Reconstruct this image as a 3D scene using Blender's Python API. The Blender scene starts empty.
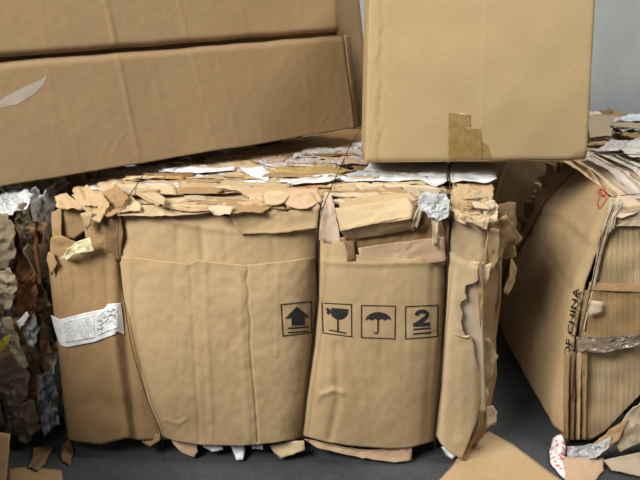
import bpy, bmesh, math, random
from mathutils import Vector, Matrix, noise

random.seed(7)
scene = bpy.context.scene
COL = scene.collection

# ------------------------------------------------------------------ camera
CAM_Z, PITCH, FPX = 1.54, math.radians(20.0), 640.0
cam_data = bpy.data.cameras.new('camera')
cam_data.sensor_width = 36.0
cam_data.lens = 36.0
cam = bpy.data.objects.new('camera', cam_data)
cam.location = (0, 0, CAM_Z)
cam.rotation_euler = (math.radians(90) - PITCH, 0, 0)
COL.objects.link(cam)
scene.camera = cam

# ------------------------------------------------------------------ light
world = bpy.data.worlds.new('world')
scene.world = world
world.use_nodes = True
bg = world.node_tree.nodes['Background']
bg.inputs[0].default_value = (0.86, 0.93, 1.0, 1)
bg.inputs[1].default_value = 0.015


def area(name, loc, target, sx, sy, power, color):
    d = bpy.data.lights.new(name, 'AREA')
    d.shape = 'RECTANGLE'
    d.size, d.size_y, d.energy, d.color = sx, sy, power, color
    o = bpy.data.objects.new(name, d)
    o.location = loc
    o.rotation_euler = (Vector(target) - Vector(loc)).to_track_quat('-Z', 'Y').to_euler()
    COL.objects.link(o)
    return o


area('high_window', (-2.75, -0.55, 3.85), (0.2, 2.2, 0.7), 2.2, 1.7, 385, (1.0, 0.975, 0.925))
area('roof_light', (2.3, 1.7, 4.7), (1.0, 2.5, 0.9), 1.3, 1.3, 150, (1.0, 0.985, 0.95))
area('front_fill', (-0.4, -3.2, 2.8), (0.2, 2.2, 0.8), 2.6, 1.8, 16, (0.95, 0.97, 1.0))  # weak fill added behind the camera, no doorway stands there

vs = scene.view_settings
vs.view_transform = 'Standard'
vs.look = 'None'
vs.exposure = 0.0
vs.gamma = 1.0
vs.use_curve_mapping = False

# ------------------------------------------------------------------ pixel helpers
_c, _s = math.cos(PITCH), math.sin(PITCH)
CAM = Vector((0, 0, CAM_Z))


def ray(px, py):
    a, b = (px - 320.0) / FPX, -(py - 240.0) / FPX
    return Vector((a, b * _s + _c, b * _c - _s))


def F(px, py, Y):
    r = ray(px, py)
    p = CAM + r * (Y / r.y)
    return p if p.z > 0.014 else T(px, py, 0.014)      # never below the floor


def T(px, py, Z):
    r = ray(px, py)
    return CAM + r * ((Z - CAM_Z) / r.z)


def XP(px, py, X):
    r = ray(px, py)
    return CAM + r * (X / r.x)


def PL(px, py, O, n):
    r = ray(px, py)
    return CAM + r * ((O - CAM).dot(n) / r.dot(n))


def lerp(a, b, t):
    return a + (b - a) * t


def interp(pts, y):
    """pts = [(x, y)...] with rising y -> x at y"""
    if y <= pts[0][1]:
        return pts[0][0]
    for (x0, y0), (x1, y1) in zip(pts, pts[1:]):
        if y <= y1:
            return lerp(x0, x1, (y - y0) / max(1e-6, y1 - y0))
    return pts[-1][0]


def along(pts, t):
    L = [0.0]
    for a, b in zip(pts, pts[1:]):
        L.append(L[-1] + math.dist(a, b))
    d = t * L[-1]
    for i in range(len(pts) - 1):
        if d <= L[i + 1] or i == len(pts) - 2:
            k = (d - L[i]) / max(1e-9, L[i + 1] - L[i])
            return tuple(lerp(p, q, k) for p, q in zip(pts[i], pts[i + 1]))


def seg_dist(p, a, b):
    ax, ay = a
    bx, by = b
    dx, dy = bx - ax, by - ay
    t = ((p[0] - ax) * dx + (p[1] - ay) * dy) / max(1e-9, dx * dx + dy * dy)
    t = min(1, max(0, t))
    return math.hypot(p[0] - ax - dx * t, p[1] - ay - dy * t)


def line_dist(p, pts):
    return min(seg_dist(p, a, b) for a, b in zip(pts, pts[1:]))


def nz(x, y, z=0.0):
    return noise.noise(Vector((x, y, z)))


# ------------------------------------------------------------------ materials
MATS = {}


def _new(name):
    m = bpy.data.materials.new(name)
    m.use_nodes = True
    nt = m.node_tree
    b = nt.nodes['Principled BSDF']
    return m, nt, b


def N(nt, kind, **kw):
    n = nt.nodes.new(kind)
    for k, v in kw.items():
        if k in n.inputs:
            n.inputs[k].default_value = v
        else:
            setattr(n, k, v)
    return n


def mixrgb(nt, fac, a, b, mode='MIX'):
    n = nt.nodes.new('ShaderNodeMix')
    n.data_type = 'RGBA'
    n.blend_type = mode
    for sock, val in ((0, fac), (6, a), (7, b)):
        if isinstance(val, (int, float)):
            n.inputs[sock].default_value = val
        elif isinstance(val, tuple):
            n.inputs[sock].default_value = (*val[:3], 1)
        else:
            nt.links.new(val, n.inputs[sock])
    return n.outputs[2]


def ramp(nt, src, stops):
    r = nt.nodes.new('ShaderNodeValToRGB')
    els = r.color_ramp.elements
    els[0].position, els[0].color = stops[0][0], (*stops[0][1], 1)
    els[1].position, els[1].color = stops[-1][0], (*stops[-1][1], 1)
    for p, c in stops[1:-1]:
        e = els.new(p)
        e.color = (*c, 1)
    nt.links.new(src, r.inputs[0])
    return r.outputs[0]


def cardboard(name, col, flute=0.12, stain=0.35, scale=1.0, rough=0.82, vertical=True, stain_col=None):
    """kraft board: mottling, liner fibres, faint flute lines, soft stains (UV in metres)"""
    if name in MATS:
        return MATS[name]
    m, nt, b = _new(name)
    uv = N(nt, 'ShaderNodeUVMap')
    mp = N(nt, 'ShaderNodeMapping')
    nt.links.new(uv.outputs[0], mp.inputs[0])
    big = N(nt, 'ShaderNodeTexNoise', Scale=5.5 * scale, Detail=5.0, Roughness=0.6)
    nt.links.new(mp.outputs[0], big.inputs['Vector'])
    stainm = ramp(nt, big.outputs[0], [(0.42, (0, 0, 0)), (0.72, (1, 1, 1))])
    sc = stain_col or tuple(c * f for c, f in zip(col, (0.74, 0.69, 0.62)))
    sf = N(nt, 'ShaderNodeMath', operation='MULTIPLY')
    nt.links.new(stainm, sf.inputs[0])
    sf.inputs[1].default_value = stain
    c1 = mixrgb(nt, sf.outputs[0], col, sc)
    fib = N(nt, 'ShaderNodeTexNoise', Scale=1.0, Detail=3.0, Roughness=0.7)
    mp2 = N(nt, 'ShaderNodeMapping')
    mp2.inputs['Scale'].default_value = (60, 420, 1) if not vertical else (420, 60, 1)
    nt.links.new(uv.outputs[0], mp2.inputs[0])
    nt.links.new(mp2.outputs[0], fib.inputs['Vector'])
    fr = ramp(nt, fib.outputs[0], [(0.25, (0.86, 0.85, 0.83)), (0.75, (1.1, 1.1, 1.1))])
    c2 = mixrgb(nt, 1.0, c1, fr, 'MULTIPLY')
    wav = N(nt, 'ShaderNodeTexWave', Scale=42.0, Distortion=0.6, Detail=1.0)
    wav.bands_direction = 'X' if vertical else 'Y'
    nt.links.new(uv.outputs[0], wav.inputs['Vector'])
    wr = ramp(nt, wav.outputs[0], [(0.0, (1 - flute, 1 - flute, 1 - flute * 1.1)), (1.0, (1, 1, 1))])
    c3 = mixrgb(nt, 1.0, c2, wr, 'MULTIPLY')
    nt.links.new(c3, b.inputs['Base Color'])
    b.inputs['Roughness'].default_value = rough
    b.inputs['Specular IOR Level'].default_value = 0.22
    bump = N(nt, 'ShaderNodeBump', Strength=0.25, Distance=0.004)
    add = N(nt, 'ShaderNodeMath', operation='MULTIPLY_ADD')
    nt.links.new(wav.outputs[0], add.inputs[0])
    add.inputs[1].default_value = min(1.0, flute * 2.5)
    nt.links.new(big.outputs[0], add.inputs[2])
    nt.links.new(add.outputs[0], bump.inputs['Height'])
    nt.links.new(bump.outputs[0], b.inputs['Normal'])
    MATS[name] = m
    return m


def paper(name, col, rough=0.6, var=0.12):
    if name in MATS:
        return MATS[name]
    m, nt, b = _new(name)
    uv = N(nt, 'ShaderNodeUVMap')
    n = N(nt, 'ShaderNodeTexNoise', Scale=14.0, Detail=4.0)
    nt.links.new(uv.outputs[0], n.inputs['Vector'])
    d = tuple(c * (1 - var * 2.2) for c in col)
    c = ramp(nt, n.outputs[0], [(0.35, d), (0.6, col)])
    nt.links.new(c, b.inputs['Base Color'])
    b.inputs['Roughness'].default_value = rough
    bump = N(nt, 'ShaderNodeBump', Strength=0.3, Distance=0.006)
    nt.links.new(n.outputs[0], bump.inputs['Height'])
    nt.links.new(bump.outputs[0], b.inputs['Normal'])
    MATS[name] = m
    return m


def printed(name, base, ink, scale=1.0, thresh=0.52):
    """newsprint: rows of small dark marks and coloured blocks"""
    if name in MATS:
        return MATS[name]
    m, nt, b = _new(name)
    uv = N(nt, 'ShaderNodeUVMap')
    mp = N(nt, 'ShaderNodeMapping')
    mp.inputs['Scale'].default_value = (90 * scale, 160 * scale, 1)
    nt.links.new(uv.outputs[0], mp.inputs[0])
    n = N(nt, 'ShaderNodeTexNoise', Scale=1.0, Detail=2.0)
    nt.links.new(mp.outputs[0], n.inputs['Vector'])
    marks = ramp(nt, n.outputs[0], [(thresh - 0.04, (0, 0, 0)), (thresh + 0.04, (1, 1, 1))])
    v = N(nt, 'ShaderNodeTexVoronoi', Scale=16.0 * scale)
    nt.links.new(uv.outputs[0], v.inputs['Vector'])
    bl = ramp(nt, v.outputs['Color'], [(0.35, (0, 0, 0)), (0.5, (1, 1, 1))])
    f = mixrgb(nt, 1.0, marks, bl, 'MULTIPLY')
    c = mixrgb(nt, f, base, ink)
    nt.links.new(c, b.inputs['Base Color'])
    b.inputs['Roughness'].default_value = 0.6
    MATS[name] = m
    return m


def film(name, col, alpha=0.85, rough=0.18):
    if name in MATS:
        return MATS[name]
    m, nt, b = _new(name)
    uv = N(nt, 'ShaderNodeUVMap')
    n = N(nt, 'ShaderNodeTexNoise', Scale=40.0, Detail=4.0)
    nt.links.new(uv.outputs[0], n.inputs['Vector'])
    c = ramp(nt, n.outputs[0], [(0.3, tuple(x * 0.7 for x in col)), (0.65, col)])
    nt.links.new(c, b.inputs['Base Color'])
    b.inputs['Roughness'].default_value = rough
    b.inputs['Alpha'].default_value = alpha
    bump = N(nt, 'ShaderNodeBump', Strength=0.5, Distance=0.006)
    nt.links.new(n.outputs[0], bump.inputs['Height'])
    nt.links.new(bump.outputs[0], b.inputs['Normal'])
    MATS[name] = m
    return m


def plain(name, col, rough=0.7, metal=0.0):
    if name in MATS:
        return MATS[name]
    m, nt, b = _new(name)
    n = N(nt, 'ShaderNodeTexNoise', Scale=60.0, Detail=3.0)
    c = ramp(nt, n.outputs[0], [(0.3, tuple(x * 0.8 for x in col)), (0.7, col)])
    nt.links.new(c, b.inputs['Base Color'])
    b.inputs['Roughness'].default_value = rough
    b.inputs['Metallic'].default_value = metal
    MATS[name] = m
    return m


def concrete():
    m, nt, b = _new('concrete_floor')
    tc = N(nt, 'ShaderNodeTexCoord')
    n1 = N(nt, 'ShaderNodeTexNoise', Scale=3.0, Detail=8.0, Roughness=0.65)
    n2 = N(nt, 'ShaderNodeTexNoise', Scale=70.0, Detail=4.0, Roughness=0.7)
    for n in (n1, n2):
        nt.links.new(tc.outputs['Object'], n.inputs['Vector'])
    c1 = ramp(nt, n1.outputs[0], [(0.3, (0.026, 0.029, 0.031)), (0.7, (0.066, 0.072, 0.074))])
    c2 = ramp(nt, n2.outputs[0], [(0.35, (0.7, 0.7, 0.7)), (0.7, (1.15, 1.15, 1.15))])
    nt.links.new(mixrgb(nt, 1.0, c1, c2, 'MULTIPLY'), b.inputs['Base Color'])
    b.inputs['Roughness'].default_value = 0.72
    bump = N(nt, 'ShaderNodeBump', Strength=0.3, Distance=0.004)
    nt.links.new(n2.outputs[0], bump.inputs['Height'])
    nt.links.new(bump.outputs[0], b.inputs['Normal'])
    return m


def plaster():
    m, nt, b = _new('grey_plaster')
    tc = N(nt, 'ShaderNodeTexCoord')
    mp = N(nt, 'ShaderNodeMapping')
    mp.inputs['Scale'].default_value = (1.0, 1.0, 0.35)
    nt.links.new(tc.outputs['Object'], mp.inputs[0])
    n1 = N(nt, 'ShaderNodeTexNoise', Scale=4.0, Detail=7.0, Roughness=0.6)
    nt.links.new(mp.outputs[0], n1.inputs['Vector'])
    n2 = N(nt, 'ShaderNodeTexNoise', Scale=45.0, Detail=4.0)
    nt.links.new(tc.outputs['Object'], n2.inputs['Vector'])
    c1 = ramp(nt, n1.outputs[0], [(0.3, (0.27, 0.292, 0.292)), (0.7, (0.36, 0.378, 0.374))])
    nt.links.new(c1, b.inputs['Base Color'])
    b.inputs['Roughness'].default_value = 0.8
    bump = N(nt, 'ShaderNodeBump', Strength=0.2, Distance=0.004)
    nt.links.new(n2.outputs[0], bump.inputs['Height'])
    nt.links.new(bump.outputs[0], b.inputs['Normal'])
    return m


KRAFT = (0.46, 0.328, 0.182)
M_PANEL = cardboard('kraft_board', KRAFT, 0.04, 0.45)
M_PANEL2 = cardboard('kraft_board_brown', (0.345, 0.222, 0.108), 0.06, 0.6)
M_PANEL3 = cardboard('kraft_board_pale', (0.54, 0.41, 0.245), 0.06, 0.40)
M_PINK = cardboard('kraft_board_pinkish', (0.53, 0.365, 0.235), 0.04, 0.3)
M_ORANGE = cardboard('kraft_board_orange', (0.43, 0.235, 0.085), 0.04, 0.5)
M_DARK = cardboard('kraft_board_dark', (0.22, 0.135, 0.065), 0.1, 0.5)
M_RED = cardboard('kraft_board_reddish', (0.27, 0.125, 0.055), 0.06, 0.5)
M_GREY = cardboard('greyish_board', (0.42, 0.34, 0.235), 0.10, 0.5)
M_FLUTE = cardboard('ribbed_board', (0.50, 0.365, 0.215), 0.24, 0.6, 1.6)
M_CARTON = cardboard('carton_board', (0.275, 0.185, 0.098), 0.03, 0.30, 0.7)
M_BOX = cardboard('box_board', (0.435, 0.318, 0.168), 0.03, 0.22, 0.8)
M_INNER = cardboard('torn_liner', (0.56, 0.445, 0.31), 0.08, 0.5, 2.0)
M_CORE = cardboard('baled_layers', (0.20, 0.125, 0.06), 0.3, 0.7, 2.0, vertical=False)
M_WHITE = paper('white_paper', (0.78, 0.80, 0.80))
M_BLUEW = paper('bluish_paper', (0.62, 0.70, 0.74))
M_GLOSS = paper('glossy_white_sheet', (0.74, 0.77, 0.78), 0.3)
M_YEL = paper('yellowish_paper', (0.70, 0.62, 0.35))
M_NEWS = printed('newsprint', (0.66, 0.60, 0.58), (0.22, 0.16, 0.20))
M_NEWS2 = printed('newsprint_grey', (0.60, 0.57, 0.52), (0.18, 0.15, 0.14), 0.8, 0.55)
M_LABELP = printed('label_print', (0.74, 0.755, 0.75), (0.44, 0.45, 0.46), 1.6, 0.50)
M_REDPR = printed('red_print', (0.75, 0.74, 0.72), (0.65, 0.10, 0.09), 0.6, 0.56)
M_FILM = film('clear_film', (0.52, 0.52, 0.52), 0.85)
M_FILMG = film('grey_film', (0.36, 0.37, 0.37), 0.95)
M_FILMD = film('brown_film', (0.26, 0.20, 0.14), 0.92, 0.14)
M_FILMY = film('yellow_film', (0.62, 0.56, 0.34), 0.95, 0.35)
M_TAPE = film('packing_tape', (0.46, 0.30, 0.11), 0.55, 0.25)
M_TAPEG = film('clear_tape', (0.42, 0.36, 0.28), 0.75, 0.3)
M_INK = plain('black_ink', (0.022, 0.02, 0.019), 0.6)
M_REDINK = plain('red_ink', (0.55, 0.07, 0.045), 0.6)
M_WIRE = plain('rusty_wire', (0.07, 0.045, 0.032), 0.55, 0.3)


# ------------------------------------------------------------------ mesh builders
def link(name, me, mat, parent=None, label=None, cat=None, group=None, kind=None):
    o = bpy.data.objects.new(name, me)
    me.materials.append(mat)
    COL.objects.link(o)
    if parent is not None:
        o.parent = parent
        o.matrix_parent_inverse = parent.matrix_world.inverted()
    if label:
        o['label'] = label
    if cat:
        o['category'] = cat
    if group:
        o['group'] = group
    if kind:
        o['kind'] = kind
    return o


def empty(name, loc, label, cat, group=None):
    o = bpy.data.objects.new(name, None)
    o.location = loc
    o.empty_display_size = 0.1
    COL.objects.link(o)
    o['label'] = label
    o['category'] = cat
    if group:
        o['group'] = group
    o.matrix_world = Matrix.Translation(Vector(loc))
    return o


def solidify(pts, faces, uvs, thick, name, mat, parent, back=None, **kw):
    """thin solid from a surface: pts, ccw faces, uv per point; back = direction of thickness"""
    n = len(pts)
    nor = [Vector((0, 0, 0)) for _ in pts]
    ed = {}
    for f in faces:
        a, b, c = pts[f[0]], pts[f[1]], pts[f[2]]
        fn = (b - a).cross(c - a)
        for i in f:
            nor[i] += fn
        for i in range(len(f)):
            e = (f[i], f[(i + 1) % len(f)])
            ed[e] = ed.get(e, 0) + 1
    tot = sum(nor, Vector())
    flip = back is not None and tot.dot(back) > 0
    if flip:
        faces = [tuple(reversed(f)) for f in faces]
        nor = [-x for x in nor]
        ed = {(b, a): k for (a, b), k in ed.items()}
    av = sum(nor, Vector())
    av = av.normalized() if av.length > 1e-9 else Vector((0, 0, 1))
    vs_ = [tuple(p) for p in pts]
    for p, q in zip(pts, nor):
        d = q.normalized() if q.length > 1e-12 else av
        vs_.append(tuple(p - d * thick))
    fs = list(faces) + [tuple(i + n for i in reversed(f)) for f in faces]
    nflat = len(fs)
    for (a, b) in list(ed):
        if (b, a) not in ed:
            fs.append((b, a, a + n, b + n))
    me = bpy.data.meshes.new(name)
    me.from_pydata(vs_, [], fs)
    uvl = me.uv_layers.new(name='UVMap')
    for poly in me.polygons:
        for li in poly.loop_indices:
            uvl.data[li].uv = uvs[me.loops[li].vertex_index % n]
        poly.use_smooth = poly.index < nflat
    return link(name, me, mat, parent, **kw)


def grid_sheet(name, fn, nu, nv, thick, mat, parent, back, uvs=None, **kw):
    """fn(i/nu, j/nv) -> point"""
    pts, uvv = [], []
    for j in range(nv + 1):
        for i in range(nu + 1):
            pts.append(fn(i / nu, j / nv))
    W = (pts[nu // 2 * 0 + nu] - pts[0]).length
    H = (pts[-1] - pts[nu]).length
    off = (random.random() * 9, random.random() * 9)
    for j in range(nv + 1):
        for i in range(nu + 1):
            uvv.append((i / nu, j / nv) if uvs == 'unit' else (i / nu * W + off[0], j / nv * H + off[1]))
    fs = []
    for j in range(nv):
        for i in range(nu):
            a = j * (nu + 1) + i
            fs.append((a, a + 1, a + nu + 2, a + nu + 1))
    return solidify(pts, fs, uvv, thick, name, mat, parent, back, **kw)


def coons(top, bottom, left, right):
    def f(u, v):
        t, b = along(top, u), along(bottom, u)
        l, r = along(left, v), along(right, v)
        c00, c10, c01, c11 = top[0], top[-1], bottom[0], bottom[-1]
        return tuple((1 - v) * t[k] + v * b[k] + (1 - u) * l[k] + u * r[k]
                     - ((1 - u) * (1 - v) * c00[k] + u * (1 - v) * c10[k]
                        + (1 - u) * v * c01[k] + u * v * c11[k]) for k in (0, 1))
    return f


def poly_sheet(name, P, mat, parent, thick=0.003, crumple=0.006, freq=16.0, tear=0.003,
               back=Vector((0, 1, 0)), step=0.014, rings=None, fold=None, **kw):
    """a torn piece: P = outline of 3D points"""
    P = [Vector(p) for p in P]
    c = sum(P, Vector()) / len(P)
    nor = Vector()
    for a, b in zip(P, P[1:] + P[:1]):
        nor += (a - c).cross(b - c)
    nor.normalize()
    ax = (P[1] - P[0]).normalized()
    ax = (ax - nor * ax.dot(nor)).normalized()
    ay = nor.cross(ax)
    out = []
    sd = random.random() * 50
    for a, b in zip(P, P[1:] + P[:1]):
        k = max(1, int((b - a).length / step))
        for i in range(k):
            p = a.lerp(b, i / k)
            if tear:
                d = (p - c).normalized()
                w = tear if i else tear * 0.4
                p = p + d * (nz(p.x * 45 + sd, p.y * 45 + p.z * 45) * 1.3 + nz(p.x * 130, p.z * 130 + p.y * 130, sd)) * w
            out.append(p)
    R = max((p - c).length for p in out)
    rings = rings or max(2, min(12, int(R / step)))
    m = len(out)
    pts = [c.copy()]
    for k in range(1, rings + 1):
        for p in out:
            pts.append(c.lerp(p, k / rings))
    sd = random.random() * 80
    uv = []
    for i, p in enumerate(pts):
        x, y = (p - c).dot(ax), (p - c).dot(ay)
        uv.append((x + sd, y + sd))
        h = crumple * (nz(x * freq + sd, y * freq, sd) + 0.6 * (1 - 2 * abs(nz(x * freq * 1.7, y * freq * 1.7 + sd, 3.1))))
        if fold:
            h += fold(x / R, y / R) * R
        pts[i] = p + nor * h
    fs = [(0, 1 + i, 1 + (i + 1) % m) for i in range(m)]
    for k in range(rings - 1):
        a, b = 1 + k * m, 1 + (k + 1) * m
        for i in range(m):
            j = (i + 1) % m
            fs.append((a + i, b + i, b + j, a + j))
    return solidify(pts, fs, uv, thick, name, mat, parent, back, **kw)


def scrap(name, c, nrm, w, h, rot, mat, parent, crumple=0.008, thick=0.003, tear=0.006, sides=7, **kw):
    c, nrm = Vector(c), Vector(nrm).normalized()
    ref = Vector((0, 0, 1)) if abs(nrm.z) < 0.7 else Vector((0, 1, 0))
    ax = ref.cross(nrm).normalized()
    ay = nrm.cross(ax)
    P = []
    j = lambda: random.uniform(-.22, .22)
    quad = [(-1 + j(), -1 + j()), (1 + j(), -1 + j()), (1 + j(), 1 + j()), (-1 + j(), 1 + j())]
    k = random.randrange(4)
    if random.random() < .6:      # a corner torn off
        (xa, ya), (xb, yb), (xc, yc) = quad[k - 1], quad[k], quad[(k + 1) % 4]
        t1, t2 = random.uniform(.3, .7), random.uniform(.3, .7)
        quad[k:k + 1] = [(lerp(xb, xa, t1), lerp(yb, ya, t1)), (lerp(xb, xc, t2), lerp(yb, yc, t2))]
    for x, y in quad:
        x, y = x * w / 2, y * h / 2
        x, y = x * math.cos(rot) - y * math.sin(rot), x * math.sin(rot) + y * math.cos(rot)
        P.append(c + ax * x + ay * y)
    return poly_sheet(name, P, mat, parent, thick, crumple, 1.6 / max(0.05, min(w, h)), tear, -nrm,
                      step=max(0.012, max(w, h) / 14), **kw)


def tube(name, pts, r, mat, parent, seg=6, **kw):
    P = [Vector(p) for p in pts]
    Q = []
    for i in range(len(P) - 1):
        p0, p1, p2, p3 = P[max(0, i - 1)], P[i], P[i + 1], P[min(len(P) - 1, i + 2)]
        for k in range(6):
            t = k / 6
            Q.append(0.5 * ((2 * p1) + (p2 - p0) * t + (2 * p0 - 5 * p1 + 4 * p2 - p3) * t * t
                            + (3 * p1 - p0 - 3 * p2 + p3) * t ** 3))
    Q.append(P[-1])
    vs_, fs = [], []
    for i, q in enumerate(Q):
        d = (Q[min(i + 1, len(Q) - 1)] - Q[max(0, i - 1)]).normalized()
        a = d.orthogonal().normalized()
        b = d.cross(a)
        for k in range(seg):
            t = 2 * math.pi * k / seg
            vs_.append(q + a * (math.cos(t) * r) + b * (math.sin(t) * r))
    for i in range(len(Q) - 1):
        for k in range(seg):
            j = (k + 1) % seg
            fs.append((i * seg + k, i * seg + j, (i + 1) * seg + j, (i + 1) * seg + k))
    fs.append(tuple(reversed(range(seg))))
    fs.append(tuple((len(Q) - 1) * seg + k for k in range(seg)))
    me = bpy.data.meshes.new(name)
    me.from_pydata([tuple(v) for v in vs_], [], fs)
    me.uv_layers.new(name='UVMap')
    for p in me.polygons:
        p.use_smooth = True
    return link(name, me, mat, parent, **kw)


def decal(name, loops, posfn, mat, parent, maxlen=4.0, **kw):
    """flat print: filled pixel-space loops carried onto a surface by posfn(px, py)"""
    bm = bmesh.new()
    for lp in loops:
        v = [bm.verts.new((x, y, 0)) for x, y in lp]
        try:
            f = bm.faces.new(v)
        except ValueError:
            continue
    bmesh.ops.triangulate(bm, faces=bm.faces[:])
    for _ in range(3):
        e = [x for x in bm.edges if x.calc_length() > maxlen]
        if not e:
            break
        bmesh.ops.subdivide_edges(bm, edges=e, cuts=1, use_grid_fill=False)
        bmesh.ops.triangulate(bm, faces=bm.faces[:])
    me = bpy.data.meshes.new(name)
    bm.to_mesh(me)
    bm.free()
    me.uv_layers.new(name='UVMap')
    for v in me.vertices:
        v.co = posfn(v.co.x, v.co.y)
    return link(name, me, mat, parent, **kw)


def glyphs(text, bold=0.0):
    cu = bpy.data.curves.new('text_tmp', 'FONT')
    cu.body = text
    cu.offset = bold
    o = bpy.data.objects.new('text_tmp', cu)
    COL.objects.link(o)
    dg = bpy.context.evaluated_depsgraph_get()
    dg.update()
    me = bpy.data.meshes.new_from_object(o.evaluated_get(dg))
    bpy.data.objects.remove(o)
    return me


def text_print(name, text, mapfn, posfn, mat, parent, bold=0.0, maxlen=3.0, **kw):
    me = glyphs(text, bold)
    xs = [v.co.x for v in me.vertices]
    ys = [v.co.y for v in me.vertices]
    x0, x1, y0, y1 = min(xs), max(xs), min(ys), max(ys)
    for v in me.vertices:
        px, py = mapfn((v.co.x - x0) / (x1 - x0), (v.co.y - y0) / (y1 - y0))
        v.co = posfn(px, py)
    me.materials.clear()
    me.name = name
    return link(name, me, mat, parent, **kw)


def rough_block(name, x0, x1, y0, y1, z0, z1, mat, parent, amp=0.02, rnd=0.05, cuts=14, strata=0.012, **kw):
    """a bale's compressed core: a soft-cornered block with pressed layers"""
    bm = bmesh.new()
    bmesh.ops.create_cube(bm, size=1.0)
    bmesh.ops.subdivide_edges(bm, edges=bm.edges[:], cuts=cuts, use_grid_fill=True)
    c = Vector(((x0 + x1) / 2, (y0 + y1) / 2, (z0 + z1) / 2))
    h = Vector(((x1 - x0) / 2, (y1 - y0) / 2, (z1 - z0) / 2))
    for v in bm.verts:
        p = Vector((v.co.x * 2 * h.x, v.co.y * 2 * h.y, v.co.z * 2 * h.z))
        q = Vector(tuple(max(-hh + rnd, min(hh - rnd, pp)) for pp, hh in zip(p, h)))
        d = p - q
        if d.length > 1e-6:
            p = q + d.normalized() * rnd
        n = d.normalized() if d.length > 1e-6 else Vector()
        a = amp * nz(p.x * 5 + c.x, p.y * 5, p.z * 9) + strata * nz(p.z * 40, c.x * 3, p.x * 2)
        p = p + n * (a - amp * 0.6)
        w = p + c
        w.z = max(w.z, z0)
        v.co = w
    me = bpy.data.meshes.new(name)
    bm.to_mesh(me)
    bm.free()
    uvl = me.uv_layers.new(name='UVMap')
    for poly in me.polygons:
        nn = poly.normal
        for li in poly.loop_indices:
            co = me.vertices[me.loops[li].vertex_index].co
            uvl.data[li].uv = (co.x, co.y) if abs(nn.z) > 0.6 else ((co.y, co.z) if abs(nn.x) > 0.6 else (co.x, co.z))
    return link(name, me, mat, parent, **kw)


# ------------------------------------------------------------------ the setting
def slab(name, x0, x1, y0, y1, z0, z1, mat):
    v = [(x, y, z) for x in (x0, x1) for y in (y0, y1) for z in (z0, z1)]
    f = [(0, 1, 3, 2), (4, 6, 7, 5), (0, 4, 5, 1), (2, 3, 7, 6), (0, 2, 6, 4), (1, 5, 7, 3)]
    me = bpy.data.meshes.new(name)
    me.from_pydata(v, [], f)
    o = link(name, me, mat)
    o['kind'] = 'structure'
    return o


slab('floor', -5, 5, -4, 4.5, -0.1, 0, concrete())
WALLM = plaster()
slab('wall_back', -5, 5, 4.3, 4.5, 0, 5.4, WALLM)

UP, BACK, DOWN = Vector((0, 0, 1)), Vector((0, 1, 0)), Vector((0, 0, -1))

# ------------------------------------------------------------------ centre bale
bale = empty('cardboard_bale', (-0.1, 2.6, 0),
             'wire-tied bale of tan cartons with black shipping symbols, in the middle', 'bale', 'waste paper bales')
rough_block('core', -0.80, 0.58, 2.07, 3.25, 0.0, 0.935, M_CORE, bale, amp=0.03, rnd=0.06, cuts=20)


def front_y(py):
    t = min(1.08, max(0.0, (py - 200) / 240.0))
    return 2.005 - 0.108 * math.sin(math.pi * 0.5 * t ** 0.8)


def W(px, py, Y):
    """a point near the bale's front, Y counted from a flatter front and carried along with the bulge"""
    t = min(1.15, max(0.0, (py - 200) / 240.0))
    return F(px, py, Y + front_y(py) - (2.005 - 0.075 * math.sin(math.pi * t * 0.72)))


class Panel:
    def __init__(self, left, right, groove=0.05, power=6, creases=(), wob=0.006, dy=0.0, lean=0.0):
        self.l, self.r, self.g, self.p = left, right, groove, power
        self.w, self.dy, self.lean = wob, dy, lean
        self.sd = random.random() * 40
        self.cr = list(creases)
        x0, x1 = left[len(left) // 2][0], right[len(right) // 2][0]
        for _ in range(int((x1 - x0) / 14)):
            x = random.uniform(x0, x1)
            ya = random.uniform(230, 380)
            self.cr.append(([(x, ya), (x + random.uniform(-4, 4), ya + random.uniform(30, 110))],
                            random.choice((-1, 1)) * random.uniform(.0004, .0013), random.uniform(1.2, 2.6)))

    def y(self, px, py):
        a, b = interp(self.l, py), interp(self.r, py)
        u = (px - a) / max(1.0, b - a)
        e = 2 * u - 1
        gl, gr = self.g if isinstance(self.g, tuple) else (self.g, self.g)
        Y = front_y(py) + self.dy + (gl if e < 0 else gr) * min(1.5, abs(e)) ** self.p
        Y += self.lean * (u - .5)
        Y += self.w * nz(px * 0.018 + self.sd, py * 0.013) + self.w * 0.30 * nz(px * 0.05, py * 0.04 + self.sd)
        Y += self.w * 0.16 * nz(px * 0.14 + self.sd, py * 0.11)
        for pts, amp, w in self.cr:
            d = line_dist((px, py), pts)
            if d < 3 * w:
                Y += amp * math.exp(-(d / w) ** 2)
        return Y

    def pos(self, px, py, off=0.0):
        return F(px, py, self.y(px, py) - off)


def panel_mesh(pan, top, bottom, left, right, name, mat, thick=0.006, res=2.6, tuck=0.0, **kw):
    f = coons(top, bottom, left, right)
    w = max(p[0] for p in top + bottom + left + right) - min(p[0] for p in top + bottom + left + right)
    h = max(p[1] for p in top + bottom + left + right) - min(p[1] for p in top + bottom + left + right)

    def fn(u, v):
        px, py = f(u, v)
        Y = pan.y(px, py) + tuck * max(0, (v - 0.9) / 0.1) ** 2
        return F(px, py, Y)
    return grid_sheet(name, fn, max(4, int(w / res)), max(4, int(h / res)), thick, mat, bale, BACK, **kw)


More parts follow.
